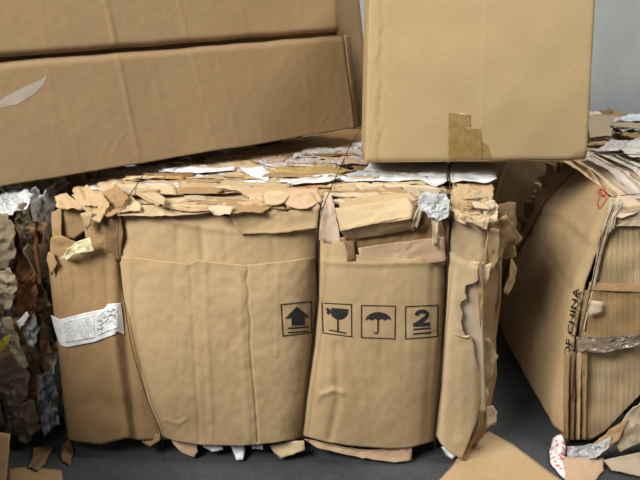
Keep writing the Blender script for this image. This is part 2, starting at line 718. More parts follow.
# leftmost panel with the delivery label
A_L = [(47, 235), (48, 258), (52, 300), (58, 350), (63, 400), (68, 442)]
A_R = [(128, 235), (130, 262), (138, 310), (148, 355), (160, 400), (172, 442)]
panA = Panel(A_L, A_R, (0.05, 0.05), 7, [
    ([(122, 250), (124, 330), (130, 380), (136, 437)], 0.016, 5.0),
    ([(113, 330), (119, 380), (128, 437)], -0.008, 4.0),
    ([(57, 262), (62, 330), (68, 380)], -0.008, 2.5),
    ([(72, 256), (76, 300)], 0.003, 2.0), ([(90, 256), (95, 300)], 0.003, 2.0), ([(104, 250), (108, 300)], 0.003, 2.5),
    ([(66, 410), (100, 400), (130, 415)], 0.004, 9)], wob=0.008, dy=0.012)
pA = panel_mesh(panA, [(48, 260), (60, 257), (78, 252), (100, 247), (128, 238)],
                [(68, 440), (100, 445), (128, 438), (140, 440), (172, 440)],
                [(48, 260), (52, 300), (58, 350), (63, 400), (68, 440)],
                [(128, 238), (138, 310), (148, 355), (160, 400), (172, 440)], 'front_panel', M_PANEL2,
                label='brown leftmost panel with a white delivery label')
# big middle-left panel
B_L = [(117, 205), (118, 250), (124, 300), (132, 350), (147, 400), (163, 440)]
B_R = [(318, 205), (317, 300), (309, 380), (303, 442)]
B_CR = [([(190, 262), (193, 320), (196, 380), (200, 440)], 0.0022, 2.0),
        ([(205, 262), (207, 330), (212, 440)], -0.003, 3.0),
        ([(246, 262), (248, 270), (246, 280), (248.5, 292), (247.5, 305), (250.5, 320), (250, 345), (252, 370), (255, 400), (258, 442)], 0.0055, 1.05),
        ([(240, 264), (243, 350), (249, 440)], -0.003, 3.5),
        ([(165, 420), (178, 424), (185, 420)], -0.003, 2.0)]
panB = Panel(B_L, B_R, (0.045, 0.075), 6, B_CR, wob=0.009, dy=-0.018)
pB = panel_mesh(panB, [(119, 252), (122, 257), (140, 258), (170, 262), (190, 264), (196, 260), (230, 264), (247, 265), (280, 262), (316, 257)],
                [(163, 437), (175, 441), (200, 445), (240, 446), (275, 443), (303, 438)],
                [(119, 252), (124, 300), (132, 350), (147, 400), (163, 437)],
                [(316, 257), (317, 300), (309, 380), (303, 438)], 'front_panel', M_PANEL, res=1.25,
                label='large tan panel with an upright-arrow symbol at its right edge')
panBt = Panel(B_L, B_R, (0.03, 0.05), 7, [
    ([(177, 228), (177, 262)], 0.004, 2), ([(201, 228), (204, 262)], 0.006, 2.5),
    ([(117, 213), (160, 218), (205, 228), (255, 234), (312, 230)], -0.006, 3.0),
    ([(225, 230), (226, 262)], 0.003, 2.0), ([(273, 232), (274, 262)], 0.003, 2.0)], wob=0.010, dy=0.006)
panel_mesh(panBt, [(117, 211), (150, 210), (180, 211), (205, 214), (235, 217), (270, 212), (300, 207), (317, 205)],
           [(118, 266), (150, 270), (190, 273), (240, 273), (280, 270), (317, 265)],
           [(117, 211), (118, 235), (118, 266)], [(317, 205), (318, 235), (317, 265)], 'crown_flap', M_PANEL,
           thick=0.005, label='creased flap folded under the top of the large panel')
# symbol panel
C_L = [(320, 238), (318, 330), (308, 400), (303, 440)]
C_R = [(447, 238), (446, 300), (441, 380), (435, 442)]
C_CR = [([(323, 262), (324, 330), (318, 400)], -0.006, 3.0), ([(336, 345), (338, 400), (330, 438)], 0.007, 4.0),
        ([(321, 395), (334, 390), (342, 393)], -0.007, 2.5), ([(340, 320), (360, 400)], 0.003, 5),
        ([(433, 270), (431, 340), (425, 440)], 0.004, 3.0), ([(322, 262), (370, 264), (440, 262)], -0.005, 2.6),
        ([(430, 335), (445, 327)], 0.003, 1.5)]
panC = Panel(C_L, C_R, (0.055, 0.065), 5, C_CR, wob=0.007, dy=-0.022)
pC = panel_mesh(panC, [(320, 238), (330, 239), (345, 243), (347, 253), (372, 257), (410, 259), (446, 254)],
                [(303, 436), (325, 442), (350, 446), (390, 449), (410, 448), (434, 441)],
                [(320, 238), (319, 300), (315, 345), (307, 400), (303, 436)],
                [(446, 254), (446, 300), (441, 380), (434, 441)], 'front_panel', M_PANEL, res=2.0,
                label='tan panel printed with glass, umbrella and stack-limit symbols')
# right, torn panel
D_L = [(449, 200), (447, 300), (441, 390), (436, 445)]
D_R = [(490, 200), (486, 270), (482, 300), (480, 350), (482, 400), (478, 460)]
panD = Panel(D_L, D_R, (0.03, 0.03), 6, [([(452, 255), (470, 263), (482, 266)], 0.006, 2.0),
                                        ([(462, 330), (462, 440)], -0.004, 6)], wob=0.007, dy=-0.016)
pD = panel_mesh(panD, [(449, 252), (458, 256), (470, 262), (480, 263)],
                [(436, 436), (441, 444), (450, 453), (462, 459)],
                [(449, 252), (447, 300), (441, 390), (436, 436)],
                [(480, 263), (478, 272), (479, 281), (472, 284), (466, 285), (465, 292), (467, 299), (462, 301), (460, 306), (463, 314), (461, 322), (463, 331),
                 (467, 338), (470, 335), (474, 345), (475, 356), (480, 374), (483, 390), (477, 420), (470, 440), (462, 459)], 'front_panel', M_PANEL3, res=2.0,
                label='pale torn corner panel at the right end')
panDu = Panel(D_L, D_R, (0.02, 0.02), 6, [([(466, 222), (482, 232)], -0.006, 2)], wob=0.008, dy=0.0)
panel_mesh(panDu, [(452, 222), (462, 218), (475, 216), (490, 222)], [(449, 258), (466, 264), (484, 266), (489, 262)],
           [(452, 222), (449, 258)], [(490, 222), (488, 240), (489, 262)], 'corner_flap', M_PANEL3, res=2.0)
# bare inner liner under the tear
panDl = Panel(D_L, D_R, 0.0, 6, [], wob=0.006, dy=0.006)
panel_mesh(panDl, [(456, 268), (470, 270), (484, 262)], [(458, 400), (470, 410), (486, 412)],
           [(456, 268), (458, 340), (458, 400)], [(484, 262), (483, 330), (486, 412)], 'torn_liner', M_INNER, res=2.5)


# panel that turns the corner to the bale's right side
def corner_pt(u, v):
    rows = [(222, 489, 507), (262, 484, 502), (300, 481, 501), (340, 480, 496), (375, 482, 497), (400, 484, 492),
            (430, 477, 487), (459, 462, 466)]
    k = v * (len(rows) - 1)
    i = min(len(rows) - 2, int(k))
    r = [lerp(a, b, k - i) for a, b in zip(rows[i], rows[i + 1])]
    px = lerp(r[1], r[2], u)
    Y = front_y(r[0]) + 0.008 + 0.14 * u ** 1.4 + 0.010 * nz(px * 0.09, r[0] * 0.05)
    return F(px + 2.0 * nz(r[0] * 0.11, 3.3) * (1 - u), r[0], Y)


grid_sheet('side_panel', corner_pt, 10, 70, 0.005, M_PANEL2, bale, BACK)

# ---- print on the panels
def sym(name, loops, pan, par, label):
    decal(name, loops, lambda x, y: pan.pos(x, y, 0.0016), M_INK, par, label=label)


def frame_loops(c, w=0.55):
    out = []
    for i in range(4):
        (x0, y0), (x1, y1) = c[i], c[(i + 1) % 4]
        L = math.hypot(x1 - x0, y1 - y0)
        ex, ey = (x1 - x0) / L * w, (y1 - y0) / L * w
        nx, ny = -ey, ex
        out.append([(x0 - ex + nx, y0 - ey + ny), (x1 + ex + nx, y1 + ey + ny), (x1 + ex - nx, y1 + ey - ny), (x0 - ex - nx, y0 - ey - ny)])
    return out


def bar(x0, y0, x1, y1, w):
    L = math.hypot(x1 - x0, y1 - y0)
    nx, ny = -(y1 - y0) / L * w, (x1 - x0) / L * w
    return [(x0 + nx, y0 + ny), (x1 + nx, y1 + ny), (x1 - nx, y1 - ny), (x0 - nx, y0 - ny)]


sym('arrow_symbol', frame_loops([(281, 304.6), (311.5, 301.5), (312, 332.6), (283, 336)])
    + [[(296.8, 306.6), (310, 317.2), (304.8, 317.4), (305, 325), (291.6, 325.6), (291.6, 318.2), (284.8, 318.6)],
       bar(288, 328.4, 308.5, 326.8, 0.75), bar(288, 332.6, 308.5, 331, 0.7)], panB, pB, 'black upright-arrow handling symbol')
bowl = [(325.2, 308.3), (327.2, 311.6), (326.2, 313.2), (329.2, 315.0)]
for k in range(9):
    a = math.pi * (0.93 - 0.93 * k / 8)
    bowl.append((339.2 + 9.2 * math.cos(a), 310.4 + 9.4 * math.sin(a)))
bowl += [(348.2, 309.2), (330.8, 307.8), (331.6, 310.6), (328.6, 308.2)]
sym('glass_symbol', frame_loops([(321.8, 303), (351.4, 304.6), (351.6, 336.8), (323, 333)])
    + [bowl, [(337.0, 318.8), (338.6, 319.4), (338.6, 331.6), (336.9, 331.3)], bar(329, 330.0, 346, 333.2, 0.7)],
    panC, pC, 'black fragile wine-glass symbol')
um = []
for k in range(13):
    a = math.pi * (1 - k / 12)
    um.append((378.2 + 12.8 * math.cos(a), 320.6 - 8.6 * math.sin(a)))
for k in range(1, 12):
    x = 391.0 - 25.6 * k / 12
    um.append((x, 320.6 - 1.6 * abs(math.sin(math.pi * 4 * k / 12))))
hook = []
for k in range(7):
    a = math.pi * k / 6
    hook.append((375.9 + 2.7 * math.cos(a), 331.2 + 3.0 * math.sin(a)))
hook += [(373.9, 331.2), (374.4, 332.4), (375.9, 333.0), (377.1, 332.2), (377.3, 331)]
sym('umbrella_symbol', frame_loops([(361.4, 305.5), (395.3, 306.2), (394.9, 338.9), (361.4, 337.6)])
    + [um, [(377.3, 319.5), (378.7, 319.5), (378.6, 331.3), (377.3, 331.3)], hook], panC, pC, 'black keep-dry umbrella symbol')
s2 = frame_loops([(405.6, 306.6), (438.0, 305.2), (437.8, 336.4), (405.6, 339)]) + [
    bar(413.4, 329.4, 431.0, 328.0, 0.8), bar(413.2, 334.0, 431.0, 332.4, 0.8)]
sym('stack_limit_symbol', s2, panC, pC, 'black stacking-limit box')
two = [(416.3, 315.6), (417.4, 313.0), (419.6, 311.7), (422.4, 311.3), (425.2, 311.8), (427.2, 313.4), (427.3, 315.4), (425.8, 317.6), (422.0, 320.4), (418.0, 323.0), (415.2, 325.2)]
two_n = []
for i, p in enumerate(two):
    q, r = two[max(0, i - 1)], two[min(len(two) - 1, i + 1)]
    L = math.hypot(r[0] - q[0], r[1] - q[1])
    two_n.append((-(r[1] - q[1]) / L * 2.0, (r[0] - q[0]) / L * 2.0))
two_q = [[(p[0] + n[0], p[1] + n[1]), (q[0] + m[0], q[1] + m[1]), (q[0] - m[0], q[1] - m[1]), (p[0] - n[0], p[1] - n[1])]
         for p, q, n, m in zip(two, two[1:], two_n, two_n[1:])]
sym('stack_limit_digit', two_q + [[(413.2, 323.0), (430.3, 322.3), (430.2, 326.0), (413.2, 326.8)]], panC, pC, 'black bold number 2')

# delivery label
lab = coons([(50.5, 315), (60, 319.5), (85, 313), (104, 309), (108, 304), (121, 303)],
            [(60, 345.5), (68, 347.5), (95, 342), (115, 334.5), (117, 331.5), (124.5, 335)],
            [(50.5, 315), (55, 332), (60, 345.5)], [(121, 303), (123, 318), (124.5, 335)])
grid_sheet('delivery_label', lambda u, v: panA.pos(*lab(u, v), 0.004), 80, 34, 0.001, M_WHITE, pA, BACK,
           label='torn white paper delivery label')
pr = coons([(63, 321), (94, 314)], [(66, 343), (95, 338)], [(63, 321), (66, 343)], [(94, 314), (95, 338)])
grid_sheet('label_text', lambda u, v: panA.pos(*pr(u, v), 0.0046), 34, 20, 0.0003, M_LABELP, pA, BACK)
pr2 = coons([(96, 315), (107, 308), (118, 307)], [(98, 336), (112, 330), (119, 328)], [(96, 315), (98, 336)], [(118, 307), (119, 328)])
grid_sheet('label_text', lambda u, v: panA.pos(*pr2(u, v), 0.0046), 30, 20, 0.0003,
           printed('label_print_bold', (0.74, 0.755, 0.74), (0.24, 0.25, 0.25), 0.9, 0.53), pA, BACK)


# ---- crown of the bale: pieces seen from the front
def fp(name, pts, mat, **kw):
    return poly_sheet(name, [W(*p) for p in pts], mat, bale, **kw)


# upper left block
fp('carton_end', [(58, 208, 2.02), (84, 206, 2.02), (87, 230, 2.02), (74, 240, 2.02), (60, 238, 2.02)], M_PANEL2, crumple=.005)
fp('torn_flap', [(50, 238, 2.0), (60, 236, 1.99), (76, 242, 1.985), (84, 256, 1.98), (50, 268, 2.0)], M_PANEL2, crumple=.006)
fp('torn_flap', [(84, 226, 2.01), (100, 214, 2.0), (118, 210, 2.0), (122, 240, 1.985), (121, 262, 1.99), (88, 262, 1.985)], M_PANEL2, crumple=.006)
fp('torn_flap', [(104, 213, 1.99), (120, 206, 1.995), (123, 236, 1.985), (120, 262, 1.985), (106, 258, 1.98)], M_DARK, crumple=.006)
fp('torn_flap', [(54, 196, 2.03), (66, 193, 2.05), (84, 201, 2.0), (82, 208, 1.985), (57, 207, 1.99)], M_PANEL, crumple=.010, freq=40, step=.008)
fp('torn_flap', [(70, 192, 2.07), (86, 184, 2.1), (100, 194, 2.03), (96, 206, 1.98), (80, 204, 1.985)], M_PANEL, crumple=.014, freq=36, step=.008)
fp('torn_flap', [(84, 200, 2.0), (100, 192, 2.02), (108, 202, 1.97), (98, 222, 1.955), (88, 216, 1.965), (82, 208, 1.98)], M_PANEL, crumple=.014, freq=36, step=.008)
fp('torn_flap', [(98, 196, 2.03), (116, 184, 2.06), (128, 196, 2.0), (122, 212, 1.97), (106, 216, 1.965)], M_PANEL2, crumple=.016, freq=36, step=.008)
fp('torn_flap', [(50, 212, 2.05), (60, 208, 2.01), (60, 240, 2.0), (52, 244, 2.04)], M_PANEL2, crumple=.006)
fp('torn_flap', [(80, 214, 1.97), (92, 212, 1.96), (90, 226, 1.965), (86, 230, 1.97)], M_PANEL, crumple=.004)
fp('plastic_film', [(59, 258, 1.955), (67, 249, 1.95), (78, 241, 1.95), (90, 237, 1.955), (92, 244, 1.94), (94, 251, 1.945), (76, 253, 1.935), (66, 260, 1.945)],
   M_FILMY, thick=.001, crumple=.012, freq=40, label='crumpled yellowish plastic')
fp('torn_flap', [(46, 260, 1.99), (48, 252, 1.99), (53, 255, 1.97), (56, 264, 1.962), (51, 276, 1.97)], M_PANEL2, crumple=.004)
# rim of the middle-left carton
fp('torn_rim', [(113, 212, 1.985), (130, 205, 1.99), (170, 204, 1.99), (210, 206, 1.99), (214, 212, 1.972), (170, 216, 1.966), (118, 215, 1.97)], M_PANEL3, crumple=.004)
fp('torn_rim', [(118, 203, 2.02), (130, 195, 2.05), (142, 204, 1.99), (140, 210, 1.965), (120, 211, 1.965)], M_PANEL3, crumple=.008)
fp('paper_scrap', [(208, 207, 1.965), (222, 203, 1.97), (234, 207, 1.955), (230, 214, 1.94), (214, 215, 1.94)], M_INNER, thick=.001, crumple=.012, freq=45)
fp('draped_flap', [(228, 214, 1.965), (262, 204, 1.985), (290, 196, 2.02), (312, 192, 2.04), (320, 206, 1.985), (317, 228, 1.978), (280, 233, 1.966), (240, 234, 1.966)],
   M_PANEL, crumple=.006)
fp('draped_flap', [(276, 196, 2.02), (296, 188, 2.06), (318, 186, 2.07), (322, 200, 2.0), (308, 208, 1.97), (288, 206, 1.98)], M_PINK, crumple=.010)
fp('torn_flap', [(262, 190, 2.05), (276, 187, 2.06), (292, 190, 2.04), (284, 202, 1.985), (266, 204, 1.98)], M_PANEL3, crumple=.012)
fp('torn_strip', [(150, 205, 2.0), (200, 201, 2.02), (255, 199, 2.02), (280, 203, 1.995), (240, 210, 1.965), (180, 209, 1.965)], M_PANEL, crumple=.008)
fp('torn_strip', [(205, 209, 1.975), (240, 205, 1.98), (272, 205, 1.98), (262, 211, 1.955), (230, 213, 1.95)], M_PANEL2, crumple=.008)
# pale strip in the groove
fp('torn_strip', [(319, 240, 1.975), (321, 210, 1.99), (325, 192, 2.03), (330, 192, 2.03), (334, 205, 2.0), (338, 225, 1.985), (341, 245, 1.965)],
   cardboard('pinkish_grey_board', (0.52, 0.40, 0.30), 0.05, 0.4), crumple=.005)
# crushed carton on the symbol panel's top
cr = empty
fp('crushed_carton', [(335, 208, 1.955), (370, 203, 1.955), (408, 197, 1.96), (413, 206, 1.935), (411, 219, 1.915), (372, 224, 1.915), (340, 231, 1.92)],
   M_PANEL3, crumple=.004, tear=.002, label='crushed pale carton lying on its side')
fp('crushed_carton', [(340, 230, 1.921), (372, 223, 1.916), (412, 217, 1.916), (416, 229, 1.95), (380, 236, 1.95), (346, 241, 1.95)],
   M_PANEL, crumple=.004, tear=.002)
fp('crushed_carton', [(408, 197, 1.962), (415, 203, 1.97), (421, 208, 1.98), (418, 224, 1.955), (414, 231, 1.945), (411, 217, 1.917)],
   M_PANEL, crumple=.004, tear=.003)
fp('torn_flap', [(412, 226, 1.935), (415, 218, 1.92), (420, 205, 1.93), (422, 212, 1.93), (417, 230, 1.93)], M_INNER, crumple=.004)
fp('torn_flap', [(338, 198, 2.03), (372, 195, 2.03), (412, 192, 2.03), (418, 200, 1.99), (380, 206, 1.98), (340, 210, 1.98)], M_PANEL, crumple=.006)
fp('torn_flap', [(340, 238, 1.96), (380, 232, 1.965), (442, 222, 1.98), (447, 240, 1.968), (445, 266, 1.962), (350, 266, 1.962)], M_PANEL2, crumple=.006)
fp('torn_flap', [(358, 248, 1.952), (400, 242, 1.952), (444, 237, 1.955), (446, 262, 1.95), (400, 266, 1.945), (360, 264, 1.945)], M_PINK, crumple=.004)
fp('torn_flap', [(346, 240, 1.955), (354, 240, 1.95), (356, 262, 1.94), (347, 262, 1.94)], M_DARK, crumple=.003)
fp('torn_flap', [(414, 206, 2.02), (436, 214, 2.0), (448, 214, 2.0), (448, 246, 1.97), (420, 246, 1.97)], M_PANEL2, crumple=.006)
# film bundle beside the third wire
fp('plastic_film', [(417, 196, 1.985), (424, 190, 2.0), (438, 191, 1.99), (449, 196, 1.975), (449, 210, 1.945), (442, 217, 1.93), (430, 216, 1.93), (420, 208, 1.95)],
   M_FILM, thick=.001, crumple=.016, freq=62, step=.005, tear=.006, label='crumpled clear plastic film')
fp('plastic_film', [(430, 214, 1.945), (440, 210, 1.935), (449, 206, 1.945), (448, 217, 1.925), (438, 221, 1.92)], M_FILM, thick=.001, crumple=.012, freq=70, step=.005)
fp('plastic_film', [(431, 216, 1.945), (439, 216, 1.945), (438, 230, 1.94), (437, 246, 1.935), (432, 246, 1.935), (433, 230, 1.945)], M_INNER, thick=.001, crumple=.012, freq=50)
# right end crown
fp('torn_flap', [(451, 188, 2.08), (480, 186, 2.09), (494, 186, 2.09), (492, 204, 2.03), (480, 214, 1.985), (452, 212, 1.985)], M_PANEL, crumple=.014, freq=24, step=.008)
fp('torn_flap', [(452, 206, 1.98), (462, 212, 1.96), (472, 217, 1.945), (464, 224, 1.94), (455, 220, 1.955)], M_PANEL3, crumple=.014, freq=50, step=.006)
fp('torn_flap', [(462, 214, 1.965), (478, 212, 1.965), (490, 216, 1.96), (488, 230, 1.945), (470, 222, 1.945)], M_PANEL3, crumple=.010, freq=40, step=.006)
fp('torn_flap', [(482, 204, 2.0), (492, 198, 2.01), (499, 206, 1.99), (497, 220, 1.965), (488, 222, 1.96), (484, 214, 1.975)], M_INNER, crumple=.018, freq=50, step=.006)
fp('torn_flap', [(497, 205, 2.06), (508, 202, 2.09), (517, 202, 2.1), (517, 228, 2.08), (502, 222, 2.04)], M_DARK, crumple=.008)
fp('torn_flap', [(494, 226, 1.99), (507, 215, 2.0), (516, 228, 2.03), (524, 238, 2.06), (519, 245, 2.05), (506, 250, 2.02), (499, 262, 2.0), (492, 250, 1.985)], M_PANEL2, crumple=.010)
fp('torn_flap', [(488, 228, 1.98), (500, 230, 1.99), (499, 262, 1.99), (490, 275, 1.985), (485, 262, 1.98)], M_PANEL, crumple=.006)
fp('torn_flap', [(499, 248, 2.03), (516, 246, 2.07), (518, 258, 2.08), (508, 260, 2.06), (499, 258, 2.03)], M_PANEL2, crumple=.006)
fp('torn_flap', [(512, 257, 2.07), (518, 268, 2.07), (516, 282, 2.06), (509, 296, 2.04), (505, 292, 2.03), (510, 276, 2.05)], M_PANEL2, crumple=.006)
fp('torn_flap', [(484, 266, 1.965), (492, 263, 1.96), (489, 278, 1.955), (484, 290, 1.955), (481, 300, 1.955), (480, 280, 1.955)], M_PANEL3, crumple=.008)
fp('torn_flap', [(476, 258, 1.955), (481, 263, 1.945), (482, 275, 1.94), (484, 292, 1.94), (480, 330, 1.935), (478, 300, 1.94), (476, 280, 1.945)], M_PANEL2, crumple=.008)
fp('torn_flap', [(479, 372, 1.945), (484, 380, 1.94), (490, 396, 1.945), (486, 406, 1.94), (482, 396, 1.935)], M_INNER, crumple=.008)
fp('torn_flap', [(486, 408, 1.99), (494, 406, 2.0), (498, 412, 2.005), (497, 424, 2.0), (488, 428, 1.98)], M_INNER, crumple=.006)
fp('torn_flap', [(482, 340, 1.96), (490, 338, 1.965), (498, 356, 1.985), (494, 372, 1.975), (488, 388, 1.965), (481, 372, 1.95)], M_PANEL, crumple=.006)
fp('paper_scrap', [(441, 447, 1.965), (448, 448, 1.955), (456, 456, 1.955), (452, 460, 1.965), (445, 456, 1.97)], M_WHITE, thick=.001, crumple=.006)
# scraps hanging out below
fp('torn_flap', [(168, 436, 1.98), (196, 440, 1.96), (198, 452, 1.955), (194, 458, 1.955), (182, 453, 1.96), (176, 447, 1.965)], M_PINK, crumple=.004)
fp('paper_scrap', [(200, 443, 1.97), (222, 444, 1.965), (223, 450, 1.96), (212, 452, 1.96), (203, 448, 1.965)], M_WHITE, thick=.001, crumple=.008)
fp('paper_scrap', [(229, 443, 1.97), (244, 444, 1.965), (245, 451, 1.96), (243, 460, 1.955), (236, 460, 1.955), (233, 452, 1.96)], M_WHITE, thick=.001, crumple=.012, freq=40)
fp('paper_scrap', [(250, 443, 1.97), (263, 443, 1.965), (263, 450, 1.96), (253, 449, 1.96)], M_NEWS, thick=.001, crumple=.005)
fp('torn_flap', [(270, 446, 1.965), (288, 442, 1.955), (304, 441, 1.95), (305, 450, 1.945), (280, 459, 1.945), (274, 453, 1.955)], M_PANEL3, crumple=.004)
fp('torn_strip', [(304, 439, 1.96), (330, 446, 1.945), (370, 451, 1.94), (412, 448, 1.94), (412, 461, 1.935), (395, 463, 1.935), (350, 456, 1.94), (315, 447, 1.95)],
   M_PINK, crumple=.006, label='curled strip hanging below the symbol panel')
fp('torn_flap', [(140, 434, 1.985), (160, 434, 1.96), (160, 440, 1.955), (150, 447, 1.96), (142, 442, 1.975)], M_PANEL2, crumple=.004)


# ---- top of the bale
def tp(name, pts, mat, z, **kw):
    kw.setdefault('crumple', .007)
    return poly_sheet(name, [T(p[0], p[1], z + (p[2] if len(p) > 2 else 0)) for p in pts], mat, bale, back=DOWN, **kw)


fill = [M_PANEL, M_PANEL2, M_PANEL3, M_PINK, M_ORANGE, M_PANEL, M_INNER, M_NEWS, M_NEWS2, M_WHITE, M_DARK]
for i in range(64):
    x, y = random.uniform(-.72, .5), random.uniform(2.12, 3.18)
    scrap('top_scrap', (x, y, .925 + random.uniform(0, .016)), (random.uniform(-.10, .10), random.uniform(-.10, .06), 1),
          random.uniform(.14, .40), random.uniform(.06, .16), random.uniform(-.35, .35), random.choice(fill), bale, crumple=.010)
tp('top_sheet', [(232, 152), (290, 140), (346, 128), (368, 130), (366, 146), (300, 152), (252, 157)], M_ORANGE, .955)
tp('top_sheet', [(205, 156), (250, 148), (292, 148), (288, 158), (240, 164)], M_PANEL, .955)
tp('top_sheet', [(255, 160), (300, 151), (366, 145), (370, 160), (320, 166), (270, 166)], M_NEWS, .957, thick=.0015)
tp('top_sheet', [(300, 148), (326, 146), (340, 150), (326, 156), (304, 154)], M_NEWS2, .961, thick=.0015)
tp('paper_scrap', [(352, 143), (362, 138), (366, 146), (356, 148)], M_WHITE, .963, thick=.001, crumple=.012)
tp('top_sheet', [(186, 164), (214, 157), (250, 160), (262, 166), (240, 172), (196, 171)], M_PANEL3, .955)
tp('top_sheet', [(258, 166), (330, 163), (356, 169), (322, 178), (276, 180)], cardboard('yellowish_board', (0.50, 0.36, 0.14), 0.05, 0.5), .958)
tp('paper_scrap', [(150, 168), (172, 160), (190, 156), (194, 164), (236, 166), (234, 170), (186, 173)], M_WHITE, .960, thick=.0015, crumple=.004)
tp('paper_scrap', [(240, 168), (262, 165), (270, 172), (268, 180), (250, 175)], M_WHITE, .964, thick=.0015, crumple=.005)
tp('paper_scrap', [(262, 176), (272, 170), (284, 175), (280, 182), (268, 184)], M_GREY, .964, thick=.0015, crumple=.014)
tp('paper_scrap', [(284, 180), (318, 174), (334, 172), (342, 176), (330, 181), (292, 184)], M_GLOSS, .962, thick=.0015, crumple=.004)
tp('paper_scrap', [(338, 176), (362, 170), (378, 172), (372, 180), (346, 181)], M_BLUEW, .960, thick=.0015, crumple=.005)
tp('top_sheet', [(128, 178), (160, 172), (210, 173), (246, 176), (250, 181), (180, 184), (132, 184)], M_GREY, .950)
tp('top_sheet', [(160, 184), (210, 178), (270, 180), (300, 186), (292, 194), (230, 192), (168, 192)], M_PINK, .950)
tp('top_sheet', [(270, 182), (330, 180), (372, 182), (360, 192), (318, 198), (288, 194)], M_PANEL, .945)
tp('top_sheet', [(120, 192), (168, 188), (232, 193), (282, 194), (272, 203), (196, 203), (136, 202)], M_PANEL3, .935)
tp('top_sheet', [(96, 182), (124, 170), (152, 166), (162, 178), (140, 190), (108, 192)], M_PANEL3, .945, crumple=.012)
tp('top_sheet', [(72, 190), (96, 176), (124, 180), (116, 194), (86, 198)], M_PANEL, .935, crumple=.014)
tp('top_sheet', [(122, 178), (146, 184), (164, 200), (158, 205), (136, 194)], M_PANEL, .955, crumple=.004)
tp('torn_strip', [(134, 190), (150, 188), (166, 198), (164, 204), (150, 198)], M_PANEL3, .958, crumple=.004)
# white sheet in front of the square carton
tp('white_sheet', [(362, 172), (372, 160), (420, 160), (448, 160), (447, 180), (436, 186), (428, 178), (396, 180), (368, 180)], M_GLOSS, .962, thick=.002, crumple=.006,
   label='crumpled glossy white sheet under the square carton')
tp('white_sheet', [(450, 160), (496, 160), (497, 178), (486, 181), (464, 180), (451, 182)], M_GLOSS, .962, thick=.002, crumple=.006)
tp('top_sheet', [(342, 192), (360, 184), (400, 180), (426, 182), (430, 192), (396, 197), (350, 199)], M_PANEL, .945, crumple=.008)
tp('top_sheet', [(398, 186), (424, 178), (446, 184), (447, 196), (424, 194)], M_GREY, .95, crumple=.012)
tp('top_sheet', [(452, 178), (490, 177), (494, 190), (482, 192), (454, 192)], M_PANEL, .945, crumple=.008)

tans = [M_PANEL, M_PANEL2, M_PANEL3, M_PANEL, M_PINK, M_PANEL3, M_INNER, M_PANEL2, M_GREY]
for i in range(40):
    px = random.choice([random.uniform(150, 300), random.uniform(130, 300), random.uniform(350, 430), random.uniform(462, 482)])
    py = random.uniform(186, 206)
    Y = lerp(2.12, 1.99, (py - 186) / 20) + random.uniform(-.004, .004)
    wide = .05 if px > 450 else random.uniform(.12, .30)
    scrap('torn_strip', F(px, py, Y), (random.uniform(-.06, .06), -.35 + random.uniform(-.1, .1), 1), wide, random.uniform(.02, .05),
          random.uniform(-.10, .10), random.choice(tans), bale, crumple=.004, tear=.005, thick=.003)
for i in range(64):
    px, py = random.uniform(130, 440), random.uniform(146, 188)
    p = T(px, py, .953 + random.uniform(-.004, .008))
    if p.x > .46 or p.x < -.66 or p.y > 3.15:
        continue
    scrap('top_scrap', p, (random.uniform(-.05, .05), random.uniform(-.12, .02), 1), random.uniform(.10, .30), random.uniform(.02, .07),
          random.uniform(-.15, .15), random.choice(tans + [M_NEWS, M_NEWS2, M_ORANGE, M_DARK, M_BLUEW]), bale, crumple=.005, tear=.005, thick=.002)

# layers showing on the bale's right-hand side
for i in range(34):
    z = 0.06 + 0.86 * (i + .5) / 34
    y = random.uniform(2.25, 3.1)
    scrap('side_layer', (0.585 + random.uniform(0, .02), y, z), (1, random.uniform(-.2, .1), random.uniform(-.3, .3)),
          random.uniform(.25, .6), random.uniform(.04, .10), random.uniform(-.12, .12),
          random.choice([M_PANEL, M_PANEL2, M_DARK, M_GREY, M_RED, M_PINK]), bale, crumple=.010)

# ---- tie wires
tube('tie_wire', [T(166, 150, .985), T(152, 163, .975), W(138, 183, 2.14), W(123, 206, 1.965), W(118, 228, 1.945), W(118.5, 252, 1.925), W(124, 300, 1.935),
                  W(132.5, 350, 1.93), W(147.5, 400, 1.93), W(160, 430, 1.945), W(163, 446, 1.98)], .0015, M_WIRE, bale)
tube('tie_wire', [T(362, 128, .99), T(352, 142, .975), W(340, 168, 2.42), W(329, 193, 2.01), W(321, 215, 1.975), W(318.6, 240, 1.95), W(318, 300, 1.94), W(313, 350, 1.935),
                  W(306, 400, 1.935), W(302.5, 438, 1.955), W(303, 450, 2.0)], .0015, M_WIRE, bale)
tube('tie_wire', [T(451, 161, .975), W(450, 178, 2.2), W(449.5, 195, 2.03), W(449, 220, 1.96), W(448, 252, 1.94), W(446.5, 300, 1.93), W(443, 350, 1.93),
                  W(438, 405, 1.935), W(435, 440, 1.955), W(436, 452, 2.0)], .0015, M_WIRE, bale)

# ------------------------------------------------------------------ right bale
rb = empty('cardboard_bale', (1.55, 2.8, 0),
           'leaning bale with a red scribble and CHINA lettering, right of the dark gap', 'bale', 'waste paper bales')
rough_block('core', 1.04, 2.25, 2.15, 4.0, 0.0, 0.90, M_CORE, rb, amp=0.03, rnd=0.07, cuts=18)


def rp(name, pts, mat, how='F', **kw):
    P = [(F if how == 'F' else XP if how == 'X' else T)(*p) for p in pts]
    kw.setdefault('back', {'F': BACK, 'X': Vector((1, 0, 0)), 'T': DOWN}[how])
    return poly_sheet(name, P, mat, rb, **kw)


